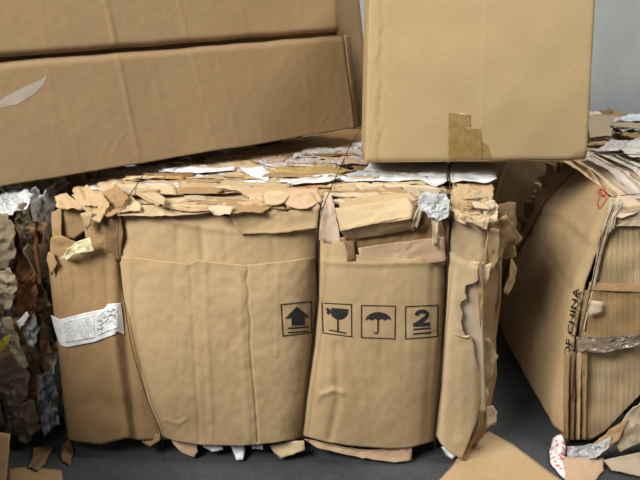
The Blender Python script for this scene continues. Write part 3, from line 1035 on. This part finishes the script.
# side panel facing the gap: local (s along depth, z)
def side_x(Y, z):
    k = max(0, min(1, z / 0.9))
    x = 0.875 + 0.125 * k ** 1.3 + 0.012 * nz(Y * 4, z * 4)
    x -= 0.03 * math.sin(math.pi * k)
    if z > 0.78:
        x += (z - 0.78) ** 2 * 1.3
    x += 0.05 * max(0, Y - 2.75)
    return x


def side_near(z):
    return 1.945 + 0.20 * max(0, z / 0.9)


def rside(u, v):
    z = lerp(0.07, 0.955 - .06 * max(0, 1 - u * 1.6) ** 1.5, v)
    yn = side_near(z)
    Y = lerp(yn, lerp(2.95, 2.62, v), u)
    x = side_x(Y, z) + 0.006 * math.exp(-((v - .80 + .10 * u) / .012) ** 2) - .004 * math.exp(-((v - .84 + .10 * u) / .012) ** 2)
    x += .004 * math.exp(-((v - .60) / .012) ** 2)
    x += .003 * nz(Y * 22, z * 20)
    x += 0.02 * math.exp(-(u / .03) ** 2)
    return Vector((x, Y, z))


rs = grid_sheet('side_panel', rside, 40, 60, 0.006, M_PANEL, rb, Vector((1, 0, 0)),
                label='tan panel with red scribble and CHINA lettering')
for i in range(3):
    def lay(u, v, i=i):
        z = lerp(0.12, 0.93 - .02 * i, v)
        Y = lerp(lerp(2.9, 2.52, v) + .07 * i, 3.3, u)
        return Vector((side_x(Y, z) - 0.014 + .008 * i + .006 * nz(z * 14, i * 5.0), Y + .015 * nz(z * 9, i * 3.1), z))
    grid_sheet('side_layer', lay, 12, 40, 0.005, (M_PANEL2, M_DARK, M_PANEL2)[i], rb, Vector((1, 0, 0)))
for i in range(9):       # crumpled far edge of the side panel
    v = .60 + .042 * i
    z = lerp(.07, .955, v)
    Y = lerp(2.95, 2.62, v) + random.uniform(-.03, .02)
    scrap('crumpled_fold', (side_x(Y, z) - .012, Y, z), (-1, random.uniform(-.9, .2), random.uniform(-.4, .4)), random.uniform(.03, .06), random.uniform(.06, .12),
          random.uniform(-.3, .5), random.choice([M_PANEL2, M_GREY, M_INNER, M_DARK]), rb, crumple=.012, tear=.004)



def side_pos(px, py, off=0.005):
    X = 0.95
    for _ in range(12):
        p = XP(px, py, X)
        X = side_x(p.y, p.z)
    return XP(px, py, X - off)


def chin(u, v):
    t = 0.26 + 0.74 * u if False else u
    x0, y0 = lerp(563.5, 573.6, t), lerp(357, 287, t)
    return (x0 + 6.4 * (1 - v) * 1.0, y0 + 1.2 * (1 - v)) if False else (x0 + 5.8 * (1 - v), y0 + 1.4 * (1 - v))


text_print('printed_lettering', 'OF CHINA', chin, side_pos, M_INK, rs, bold=0.022, label='black CHINA lettering')
scr = [[(601, 186), (606, 190), (604, 196), (598, 193), (600, 189), (608, 194), (606, 200)],
       [(599, 196), (597, 203), (599, 208), (603, 204), (606, 198), (600, 192), (603, 187), (605, 193)]]
for s in scr:
    P = [side_pos(x, y, .006) for x, y in s]
    tube('red_scribble', P, .0016, M_REDINK, rs, label='red handwritten mark')

# front of the right bale
def rfront(px, py):
    t = (py - 200) / 240
    return 2.13 - 0.15 * min(1, max(0, t)) ** .8 + 0.010 * nz(px * .05, py * .04)


def rpanel(name, top, bottom, left, right, mat, dy=0.0, thick=.005, ripple=0.0, **kw):
    f = coons(top, bottom, left, right)

    def fn(u, v):
        px, py = f(u, v)
        Y = rfront(px, py) + dy + .035 * max(0, 1 - u / .12) ** 2 * 1.0
        if ripple:
            Y += ripple * math.sin(px * 1.15 + 2.2 * nz(px * .06, py * .02)) * (.6 + .4 * nz(px * .1, py * .03))
        return F(px, py, Y)
    return grid_sheet(name, fn, 70, 36, thick, mat, rb, BACK, **kw)


rpanel('front_panel', [(610, 208), (640, 205), (700, 200)], [(584, 318), (640, 316), (700, 314)], [(610, 208), (598, 255), (584, 318)],
       [(700, 200), (700, 314)], M_FLUTE, ripple=.0018, label='ribbed upper panel')
rpanel('front_panel', [(584, 290), (640, 290), (700, 290)], [(577, 340), (640, 340), (700, 338)], [(584, 290), (577, 340)],
       [(700, 290), (700, 338)], M_PANEL2, dy=-.012, ripple=.0015)
rpanel('front_panel', [(572, 352), (600, 352), (640, 345), (700, 340)], [(566, 440), (592, 440), (605, 432), (640, 395), (700, 370)], [(572, 352), (567, 400), (566, 440)],
       [(700, 340), (700, 370)], M_FLUTE, dy=-.008, ripple=.0022, label='ribbed lower panel')
rpanel('plastic_band', [(576, 336), (600, 337), (640, 334), (700, 332)], [(574, 352), (600, 354), (640, 344), (700, 340)], [(576, 336), (574, 352)],
       [(700, 332), (700, 340)], M_FILMD, dy=-.022, thick=.001, ripple=.003, label='shiny brown plastic band')
rp('plastic_film', [(588, 300, 2.03), (603, 302, 2.015), (602, 314, 2.01), (589, 316, 2.01)], M_INNER, crumple=.002, tear=.002, thick=.001)
rp('plastic_film', [(577, 337, 1.985), (604, 340, 1.97), (640, 335, 1.965), (660, 334, 1.965), (660, 342, 1.96), (640, 345, 1.955), (604, 353, 1.955), (578, 351, 1.965)], M_FILMD, thick=.001, crumple=.008, freq=50, step=.006)
rp('torn_flap', [(600, 230, 2.10), (612, 212, 2.11), (640, 209, 2.1), (700, 207, 2.1), (700, 222, 2.08), (640, 226, 2.08), (612, 226, 2.08)], M_GREY, crumple=.010)
rp('torn_flap', [(608, 214, 2.10), (618, 196, 2.16), (640, 196, 2.16), (700, 196, 2.16), (700, 210, 2.1), (640, 210, 2.1), (622, 218, 2.085)], M_INNER, crumple=.008)
for a in (0, 1, 2, 3):
    rp('crumpled_fold', [(600 + a * 3, 232 - a * 4, 2.09), (606 + a * 3, 212 - a * 2, 2.10), (616 + a, 200, 2.12), (619 + a, 204, 2.10), (612 + a, 218, 2.08), (604 + a * 3, 238 - a * 3, 2.07)],
       (M_GREY, M_INNER, M_FILMG, M_GREY)[a], crumple=.008)
rp('torn_flap', [(590, 282, 2.06), (640, 284, 2.055), (700, 284, 2.05), (700, 292, 2.04), (640, 292, 2.04), (588, 290, 2.045)], M_PANEL2, crumple=.004)
rp('torn_flap', [(598, 250, 2.09), (602, 232, 2.1), (606, 236, 2.07), (594, 290, 2.05), (584, 330, 2.03), (582, 330, 2.06)], M_INNER, crumple=.004)
# pleats at the lower near corner
for a in range(4):
    rp('pleat', [(564 + a * 6, 354, 2.0 - .008 * a), (569 + a * 6, 352, 1.985), (568 + a * 6, 400, 1.965), (567 + a * 6, 440, 1.955), (562 + a * 6, 440, 1.98), (563 + a * 6, 400, 1.985)],
       (M_PANEL2, M_DARK, M_PANEL, M_PANEL2)[a], crumple=.004, tear=.002)
# foot of the right bale
rp('printed_scrap', [(553, 438, 1.955), (561, 434, 1.945), (566, 445, 1.92), (565, 456, 1.90), (567, 472, 1.88), (568, 481, 1.88), (560, 474, 1.90), (550, 462, 1.93), (549, 450, 1.95)],
   M_REDPR, thick=.001, crumple=.010, label='white scrap with red print')
rp('plastic_film', [(565, 446, 1.925), (580, 446, 1.92), (596, 442, 1.915), (614, 430, 1.92), (616, 440, 1.90), (600, 456, 1.88), (580, 462, 1.88), (568, 458, 1.90)], M_FILMG, thick=.001, crumple=.016, freq=50, step=.006,
   label='crumpled grey plastic film')
rp('torn_flap', [(564, 456, 1.89), (584, 458, 1.88), (604, 456, 1.885), (604, 470, 1.86), (590, 486, 1.84), (566, 486, 1.85)], M_PINK, crumple=.006)
rp('torn_flap', [(590, 446, 1.90), (612, 428, 1.91), (628, 418, 1.91), (620, 440, 1.88), (600, 456, 1.87)], M_PANEL2, crumple=.014, freq=30)
rp('plastic_film', [(578, 452, 1.895), (596, 444, 1.89), (612, 436, 1.885), (610, 446, 1.87), (596, 458, 1.86), (582, 460, 1.875)], M_FILM, thick=.001, crumple=.012, freq=60, step=.006)
rp('crumpled_fold', [(606, 208, 2.12), (610, 196, 2.15), (618, 195, 2.16), (622, 202, 2.12), (616, 210, 2.10)], M_GREY, crumple=.010, freq=40)
rp('torn_flap', [(612, 434, 1.90), (640, 402, 1.93), (700, 372, 1.95), (700, 420, 1.90), (640, 446, 1.88), (620, 452, 1.88)], M_GREY, crumple=.014)
rp('torn_flap', [(604, 460, 1.87), (640, 452, 1.87), (700, 440, 1.88), (700, 460, 1.86), (640, 476, 1.85), (612, 470, 1.86)], M_GREY, crumple=.006)

# top of the right bale: long layers running back from the front edge
leaf = cardboard('pale_leaf', (.58, .48, .36), .06, .4, 2.0)
leaf2 = cardboard('grey_leaf', (.52, .46, .40), .06, .5, 2.0)
lay_m = [M_PANEL3, leaf, leaf2, leaf, M_NEWS2, leaf2, leaf, M_PANEL3, leaf2]
for i in range(24):
    x0 = 1.0 + .052 * i + random.uniform(-.01, .01)
    w = random.uniform(.06, .10)
    zz = .950 + random.uniform(0, .008)
    yb, yf = random.uniform(2.6, 2.75), random.uniform(2.12, 2.16)
    sk = random.uniform(-.02, .03)
    P = [Vector((x0 - .03, yb, zz + .006)), Vector((x0 - .03 + w, yb + .02, zz - .002)), Vector((x0 + w, 2.38, zz - .004)),
         Vector((x0 + w + sk, yf, .900 + random.uniform(-.01, .01))), Vector((x0 + sk, yf + .02, .915)), Vector((x0 - .01, 2.38, zz + .004))]
    if i == 0:
        P[0].x += .01
        P[4].x += .02
    poly_sheet('top_layer', P, lay_m[i % 9], rb, thick=.002, crumple=.0035, freq=24, tear=.005, back=DOWN)
for i in range(70):
    x, y = random.uniform(1.15, 2.1), random.uniform(2.6, 3.92)
    scrap('top_scrap', (x, y, .915 + random.uniform(0, .04) )  , (random.uniform(-.08, .08), random.uniform(-.10, .05), 1), random.uniform(.12, .34), random.uniform(.05, .16),
          random.uniform(-.6, .6), random.choice([M_NEWS, M_NEWS2, M_PANEL, M_GREY, M_INNER, M_WHITE, M_PANEL2, M_DARK]), rb, crumple=.012)
rp('top_sheet', [(588, 124, .975), (590, 115, .975), (613, 114, .975), (612, 135, .972), (590, 137, .972)], M_GREY, 'T', crumple=.006)
rp('top_sheet', [(612, 122, .99), (640, 123, .99), (680, 122, .99), (680, 127, .985), (640, 128, .985), (612, 126, .985)], M_GREY, 'T', crumple=.004)
rp('paper_scrap', [(618, 116, .985), (630, 113, .985), (660, 113, .985), (660, 120, .985), (622, 120, .985)], M_BLUEW, 'T', thick=.001, crumple=.014)
rp('top_sheet', [(596, 150, .975), (612, 139, .98), (630, 140, .98), (620, 150, .975)], M_NEWS, 'T', thick=.001, crumple=.006)
rp('top_sheet', [(615, 146, .978), (640, 136, .98), (680, 138, .98), (680, 156, .975), (630, 156, .975)], M_NEWS2, 'T', thick=.001, crumple=.006)
tube('tie_wire', [T(592, 150, .985), T(602, 153, .985), T(622, 154, .985), T(660, 156, .985)], .002, M_WIRE, rb)
tube('tie_wire', [F(612, 197, 2.17), F(626, 195, 2.17), F(660, 192, 2.17)], .0018, M_WIRE, rb)
tube('tie_wire', [F(614, 204, 2.10), F(604, 232, 2.075), F(594, 275, 2.04), F(584, 320, 2.005), F(576, 352, 1.985), F(572, 400, 1.96)], .002, M_WIRE, rb)

# ------------------------------------------------------------------ bale added to block light at the back of the gap
gap_block_bale = empty('cardboard_bale', (0.42, 3.9, 0), 'dark bale added to block light behind the gap between the tied bale and the leaning bale', 'bale', 'waste paper bales')
rough_block('core', 0.02, 0.82, 3.62, 4.2, 0.0, 0.86, M_CORE, gap_block_bale, amp=0.03, rnd=0.06, cuts=12)
for i in range(24):
    scrap('front_scrap', (random.uniform(.2, .66), 3.60 + random.uniform(-.015, .015), random.uniform(.08, .8)), (random.uniform(-.2, .2), -1, random.uniform(-.2, .2)),
          random.uniform(.15, .4), random.uniform(.1, .25), random.uniform(-.3, .3), random.choice([M_DARK, M_PANEL2, M_RED, M_GREY]), gap_block_bale, crumple=.012)

# ------------------------------------------------------------------ left bale
lb = empty('mixed_paper_bale', (-1.5, 2.6, 0), 'dim bale of crumpled mixed scraps and plastic at the left edge', 'bale', 'waste paper bales')
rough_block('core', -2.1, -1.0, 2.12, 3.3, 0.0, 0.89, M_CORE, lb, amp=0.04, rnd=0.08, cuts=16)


def lp(name, pts, mat, **kw):
    kw['crumple'] = kw.get('crumple', .01) * 1.2
    kw.setdefault('freq', 34)
    return poly_sheet(name, [F(*p) for p in pts], mat, lb, tear=.006, step=.009, **kw)


mixed = [M_PANEL2, M_PANEL, M_GREY, M_FILMG, M_GREY, M_PANEL2, M_NEWS2, M_DARK, M_RED, M_FILMG, M_FILMG, M_BLUEW]
for i in range(80):       # gap side
    z, y = random.uniform(.06, .88), random.uniform(2.1, 2.9)
    scrap('side_scrap', (-.99 + random.uniform(-.02, .01), y, z), (1, random.uniform(-.5, .1), random.uniform(-.3, .3)),
          random.uniform(.05, .14), random.uniform(.10, .26), random.uniform(-.5, .5), random.choice(mixed), lb, crumple=.02)
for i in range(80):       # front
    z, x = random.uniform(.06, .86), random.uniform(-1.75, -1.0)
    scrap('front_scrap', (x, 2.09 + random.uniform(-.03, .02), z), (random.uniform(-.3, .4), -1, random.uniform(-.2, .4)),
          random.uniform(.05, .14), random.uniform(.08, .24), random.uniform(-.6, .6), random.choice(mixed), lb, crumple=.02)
for i in range(30):       # top
    x, y = random.uniform(-1.8, -1.02), random.uniform(2.12, 3.1)
    scrap('top_scrap', (x, y, .885 + random.uniform(0, .02)), (random.uniform(-.15, .15), random.uniform(-.2, .1), 1),
          random.uniform(.1, .3), random.uniform(.06, .18), random.uniform(-1, 1), random.choice([M_FILMG, M_NEWS2, M_BLUEW, M_FILM, M_GREY]), lb, crumple=.015)
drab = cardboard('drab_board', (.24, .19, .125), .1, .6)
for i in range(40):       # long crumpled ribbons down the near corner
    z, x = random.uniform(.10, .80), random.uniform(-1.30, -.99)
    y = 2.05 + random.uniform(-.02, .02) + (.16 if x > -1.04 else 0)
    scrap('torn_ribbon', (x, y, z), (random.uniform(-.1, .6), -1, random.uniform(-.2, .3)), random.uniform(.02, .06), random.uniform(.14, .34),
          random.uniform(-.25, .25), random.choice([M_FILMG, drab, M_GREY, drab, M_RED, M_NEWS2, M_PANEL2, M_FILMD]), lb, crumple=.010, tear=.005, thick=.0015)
# pieces that can be told apart
lp('plastic_film', [(-30, 200, 2.05), (0, 190, 2.08), (20, 185, 2.12), (34, 192, 2.08), (26, 206, 2.03), (8, 214, 2.0), (-30, 218, 2.0)], M_FILM, thick=.001, crumple=.014,
   label='pale plastic sheet on the top edge')
lp('plastic_film', [(26, 194, 2.07), (36, 186, 2.12), (46, 200, 2.12), (48, 240, 2.13), (44, 275, 2.14), (36, 285, 2.10), (36, 240, 2.07)], M_FILMG, thick=.001, crumple=.014)
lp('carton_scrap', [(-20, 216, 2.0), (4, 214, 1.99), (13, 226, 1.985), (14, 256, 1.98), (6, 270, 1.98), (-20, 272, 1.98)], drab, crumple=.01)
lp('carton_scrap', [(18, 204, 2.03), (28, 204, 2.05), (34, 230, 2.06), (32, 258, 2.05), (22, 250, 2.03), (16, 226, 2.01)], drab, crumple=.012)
lp('carton_scrap', [(18, 256, 2.03), (32, 250, 2.05), (38, 280, 2.05), (36, 316, 2.04), (22, 320, 2.01), (14, 290, 2.0)], M_RED, crumple=.01)
lp('carton_scrap', [(-10, 276, 1.985), (8, 268, 1.98), (16, 284, 1.975), (10, 310, 1.97), (-10, 306, 1.975)], M_GREY, crumple=.014)
lp('paper_scrap', [(16, 322, 1.99), (26, 312, 1.99), (29, 316, 1.985), (19, 330, 1.98)], M_WHITE, thick=.001, crumple=.004)
lp('plastic_scrap', [(22, 328, 1.99), (34, 314, 2.0), (40, 330, 2.0), (34, 348, 1.985), (26, 344, 1.98)], M_FILMG, thick=.001, crumple=.014)
lp('torn_strip', [(2, 320, 1.965), (10, 318, 1.965), (20, 345, 1.96), (28, 366, 1.96), (24, 370, 1.955), (10, 352, 1.955)], M_GREY, crumple=.006)
lp('plastic_scrap', [(-8, 350, 1.95), (4, 338, 1.95), (11, 334, 1.95), (8, 346, 1.945), (-2, 356, 1.94)], paper('yellow_wrap', (.55, .42, .06), .35), thick=.001, crumple=.004)
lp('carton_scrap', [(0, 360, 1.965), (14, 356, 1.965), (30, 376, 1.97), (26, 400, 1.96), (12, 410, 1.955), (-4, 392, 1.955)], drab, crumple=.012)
lp('plastic_film', [(36, 376, 2.0), (52, 372, 2.03), (60, 400, 2.03), (60, 424, 2.01), (44, 436, 1.98), (38, 410, 1.985)], M_FILMG, thick=.001, crumple=.024, freq=30)
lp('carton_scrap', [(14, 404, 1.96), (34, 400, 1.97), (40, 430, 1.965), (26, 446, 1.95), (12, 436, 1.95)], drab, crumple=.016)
lp('carton_scrap', [(34, 448, 1.965), (54, 444, 1.985), (48, 458, 1.965), (38, 470, 1.945), (28, 466, 1.945)], M_DARK, crumple=.008)
lp('carton_scrap', [(60, 446, 1.99), (68, 436, 1.99), (74, 448, 1.985), (70, 464, 1.97), (62, 460, 1.98)], M_DARK, crumple=.008)
lp('paper_scrap', [(18, 184, 2.2), (28, 180, 2.24), (38, 182, 2.24), (34, 188, 2.18), (24, 189, 2.17)], M_YEL, thick=.001, crumple=.012)
lp('plastic_film', [(34, 182, 2.22), (46, 178, 2.28), (54, 182, 2.28), (52, 192, 2.22), (40, 192, 2.18)], M_FILMG, thick=.001, crumple=.02)

# ------------------------------------------------------------------ long carton lying across the bales
def ortho(ex, ez):
    ex = Vector(ex).normalized()
    ez = Vector(ez)
    ez = (ez - ex * ez.dot(ex)).normalized()
    return ex, ez, ex.cross(ez)      # normal faces the viewer


ex, ez, en = ortho((.848, .529, .043), (-.155, .095, .984))
CO = T(200, 153.5, 1.01)


def cuv(px, py):
    p = PL(px, py, CO, en) - CO
    return p.dot(ex), p.dot(ez)


def cpos(u, v, d=0.0):
    return CO + ex * u + ez * v + en * d


uL = cuv(-40, 188)[0]
uR, vB = cuv(356, 127)
vS = 0.5 * (cuv(20, 59)[1] + cuv(330, 34.5)[1])
vT = vS + 0.42
carton = empty('cardboard_carton', tuple(cpos((uL + uR) / 2, 0, -.2)),
               'large dark tan carton with split side seam, lying across the bale tops', 'carton')
c_lines = []
for (p, q, amp, w) in [((139, 156), (105, 0), .0045, .005), ((215, 145), (178, 0), .0022, .004), ((238, 142), (214, 40), .0015, .004),
                       ((80, 166), (58, 70), .0014, .004), ((312, 128), (298, 0), .0008, .01), ((60, 168), (40, 0), .0008, .01), ((262, 138), (240, 0), .0008, .008),
                       ((172, 150), (150, 60), .001, .012), ((112, 155), (124, 132), .0015, .004), ((100, 160), (108, 140), .001, .004), ((330, 110), (318, 128), .0012, .005),
                       ((345, 20), (354, 127), .003, .008)]:
    c_lines.append((cuv(*p), cuv(*q), amp, w))


def cface(u, v, base, sd):
    d = base + .006 * nz(u * 2.2 + sd, v * 2.6) + .0016 * nz(u * 7, v * 6 + sd) + .0008 * nz(u * 30, v * 26)
    for a, b, amp, w in c_lines:
        k = seg_dist((u, v), a, b)
        if k < 3 * w:
            d += amp * math.exp(-(k / w) ** 2)
    return d


def lower(s, t):
    u = lerp(uL, uR + .012 * (1 - t), s)
    v = lerp(0.004 * nz(u * 6, 1.3), vS - .004 + .004 * nz(u * 9, 4.4), t)
    d = cface(u, v, 0.0, 0) - .02 * max(0, (t - .93) / .07) ** 2 - .02 * max(0, (s - .985) / .015) ** 2
    return cpos(u, v, d)


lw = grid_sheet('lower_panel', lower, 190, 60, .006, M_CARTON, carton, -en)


def upper(s, t):
    v0 = vS + .010 + .003 * nz(s * 12, 7)
    cor = .05
    u1 = uR - .012
    u = lerp(uL, u1, s)
    v = lerp(v0, vT, t)
    # rounded lower right corner
    if u > u1 - cor:
        k = (u - (u1 - cor)) / cor
        v = max(v, v0 + .018 * k ** 4)
    d = cface(u, v, .006, 5) - .035 * max(0, (s - .975) / .025) ** 2 - .018 * (1 - min(1, t / .05)) ** 2
    return cpos(u, v, d)


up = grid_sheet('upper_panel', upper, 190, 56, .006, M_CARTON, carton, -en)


def cbox(name, u0, u1, v0, v1, d0, d1, mat, **kw):
    bm = bmesh.new()
    bmesh.ops.create_cube(bm, size=1)
    for v in bm.verts:
        v.co = cpos(lerp(u0, u1, v.co.x + .5), lerp(v0, v1, v.co.z + .5), lerp(d0, d1, v.co.y + .5))
    bmesh.ops.recalc_face_normals(bm, faces=bm.faces[:])
    bmesh.ops.bevel(bm, geom=bm.edges[:], offset=.008, segments=2, affect='EDGES')
    me = bpy.data.meshes.new(name)
    bm.to_mesh(me)
    bm.free()
    uvl = me.uv_layers.new(name='UVMap')
    for poly in me.polygons:
        for li in poly.loop_indices:
            co = me.vertices[me.loops[li].vertex_index].co - CO
            uvl.data[li].uv = (co.dot(ex) + co.dot(en) + 3, co.dot(ez) + 3)
    return link(name, me, mat, carton, **kw)


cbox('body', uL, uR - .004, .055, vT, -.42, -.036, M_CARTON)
# end flap sticking out past the right edge
def endflap(s, t):
    v = lerp(.0, vT, t)
    return cpos(uR - .03 + .17 * s + .006 * nz(v * 7, 2), v, -.022 - .05 * s + .006 * nz(v * 6, s * 3))


grid_sheet('end_flap', endflap, 8, 40, .005, M_CARTON, carton, -en)
grid_sheet('end_flap', lambda s, t: cpos(uR - .004 + .045 * s + .004 * nz(t * 9, 5), lerp(.002, vS - .006, t), -.006 - .02 * s * s), 8, 40, .005, M_CARTON, carton, -en)
# torn tape mark
tm = [(-6, 104), (8, 95), (26, 86), (40, 80), (47, 75), (44, 84), (34, 94), (18, 104), (0, 108)]
def tpos(px, py):
    u, v = cuv(px, py)
    return cpos(u, v, cface(u, v, 0, 0) + .0007)
decal('tape_scuff', [tm], tpos, paper('scuffed_tape', (.36, .305, .235), .5), carton, maxlen=3, label='pale leaf-shaped tape scuff')
def grime(px, py):
    return tpos(px, py)

# ------------------------------------------------------------------ square carton on top
bx, bz, bn = ortho((.9985, -.035, .016), (-.012, .115, .99))
BO = T(364.5, 163, 1.015)


def buv(px, py):
    p = PL(px, py, BO, bn) - BO
    return p.dot(bx), p.dot(bz)


BW = buv(588, 160.5)[0]
BH, BD = 0.72, 0.46


def bpos(u, v, d):
    w = v / BH
    t = 1 - .045 * w
    u = BW / 2 + (u - BW / 2) * t - .004 * w
    return BO + bx * u + bz * v + bn * d


sq = empty('cardboard_box', tuple(bpos(BW / 2, 0, -.26)), 'square light tan box with taped patch, perched right of the large carton', 'carton')


def bface(u, v):
    d = .005 * nz(u * 3 + 4, v * 3) + .0025 * nz(u * 9, v * 8 + 3)
    d += .012 * math.sin(math.pi * min(1, max(0, u / BW))) * math.sin(math.pi * min(1, max(0, v / BH)))
    # creased left edge
    c = .035 + .014 * nz(v * 16, 2.0) + .006 * nz(v * 40, 5.0)
    d += (.003 + .003 * nz(v * 11, 8)) * math.exp(-((u - c) / .008) ** 2) - .002 * math.exp(-((u - c - .018) / .008) ** 2)
    d += .002 * math.exp(-((u - .52 * BW) / .004) ** 2)
    r = .016
    for e in (u, BW - u, v):
        if e < r:
            d -= r - math.sqrt(max(0, r * r - (r - e) ** 2))
    # soft dented lower right corner
    k = math.hypot((BW - u) / .07, v / .035)
    if k < 1:
        d -= .012 * (1 - k)
    return d


def g_front(s, t):
    u, v = s * BW, t * BH
    return bpos(u, v, bface(u, v))


fr = grid_sheet('front_panel', g_front, 110, 70, .005, M_BOX, sq, -bn)
# tighter columns near both ends come from the side panels
grid_sheet('side_panel', lambda s, t: bpos(0 + .002 * nz(s * 5, t * 5), t * BH, -.014 - s * (BD - .014)), 20, 24, .005, M_BOX, sq, bx)
grid_sheet('side_panel', lambda s, t: bpos(BW + .002 * nz(s * 5, t * 5), t * BH, -.014 - s * (BD - .014)), 20, 24, .005, M_BOX, sq, -bx)
grid_sheet('back_panel', lambda s, t: bpos(s * BW, t * BH, -BD), 20, 20, .005, M_BOX, sq, bn)
grid_sheet('bottom_flap', lambda s, t: bpos(s * BW, .001, -.012 - t * (BD - .014) * .49), 30, 8, .005, M_BOX, sq, bz)
grid_sheet('bottom_flap', lambda s, t: bpos(s * BW, .001, -BD + .002 + t * (BD - .014) * .49), 30, 8, .005, M_BOX, sq, bz)
grid_sheet('top_flap', lambda s, t: bpos(s * BW, BH, -.008 - t * BD * .48), 20, 8, .005, M_BOX, sq, -bz)
grid_sheet('top_flap', lambda s, t: bpos(s * BW, BH, -BD + t * BD * .48), 20, 8, .005, M_BOX, sq, -bz)


def tape(corners, off, name='packing_tape'):
    f = coons([corners[0], corners[1]], [corners[3], corners[2]], [corners[0], corners[3]], [corners[1], corners[2]])

    def fn(s, t):
        px, py = f(s, t)
        u, v = buv(px, py)
        w = v / BH
        tt = 1 - .045 * w
        u = (u + .004 * w - BW / 2) / tt + BW / 2
        return bpos(u, v, bface(u, v) + off)
    return grid_sheet(name, fn, 14, 16, .0006, M_TAPE, sq, -bn)


tape([(448, 111), (470, 114), (472, 160.5), (448, 160.5)], .0016)
tape([(465, 127), (480, 128), (482, 160.5), (466, 160.5)], .0026)
tape([(480, 140), (488, 146), (492, 160.5), (481, 160.5)], .0018)

# ------------------------------------------------------------------ loose pieces on the floor
o = poly_sheet('cardboard_sheet', [T(424, 496, .005), T(452, 466, .005), T(470, 440, .005), T(489, 431, .006), T(512, 443, .007), T(556, 476, .006), T(590, 500, .005), T(560, 540, .005), T(430, 540, .005)],
               M_PANEL, None, thick=.004, crumple=.002, tear=.001, back=DOWN, step=.02)
o['label'] = 'flat tan cardboard sheet on the floor below the torn bale corner'
o['category'] = 'cardboard'
o = poly_sheet('cardboard_sheet', [F(-16, 430, 1.80), F(10, 434, 1.80), F(9, 452, 1.775), F(4, 500, 1.69), F(-16, 500, 1.69)], M_PANEL2, None, thick=.004, crumple=.002, tear=.001, step=.02)
o['label'] = 'small cardboard piece leaning upright in the bottom left corner'
o['category'] = 'cardboard'
o = poly_sheet('cardboard_sheet', [T(8, 468, .005), T(30, 467, .005), T(62, 470, .005), T(64, 500, .005), T(10, 510, .005)], M_PANEL2, None, thick=.004, crumple=.003, tear=.002, back=DOWN, step=.02)
o['label'] = 'brown cardboard piece on the floor before the mixed paper bale'
o['category'] = 'cardboard'

# ------------------------------------------------------------------ unseen bale added beyond the left edge to shade the lower left
shade_bale = empty('cardboard_bale', (-1.85, 1.15, 0), 'unseen cardboard bale added forward of the mixed bale, beyond the left edge, to cast shade', 'bale', 'waste paper bales')
rough_block('core', -2.4, -1.25, 0.62, 1.66, 0.0, 1.20, M_CORE, shade_bale, amp=0.03, rnd=0.06, cuts=12)
for i in range(26):
    scrap('side_layer', (-1.245 + random.uniform(-.01, .01), random.uniform(.75, 1.55), random.uniform(.08, 1.1)), (1, random.uniform(-.2, .2), random.uniform(-.2, .2)),
          random.uniform(.15, .4), random.uniform(.1, .3), random.uniform(-.3, .3), random.choice([M_PANEL, M_PANEL2, M_GREY, M_PANEL3]), shade_bale, crumple=.012)
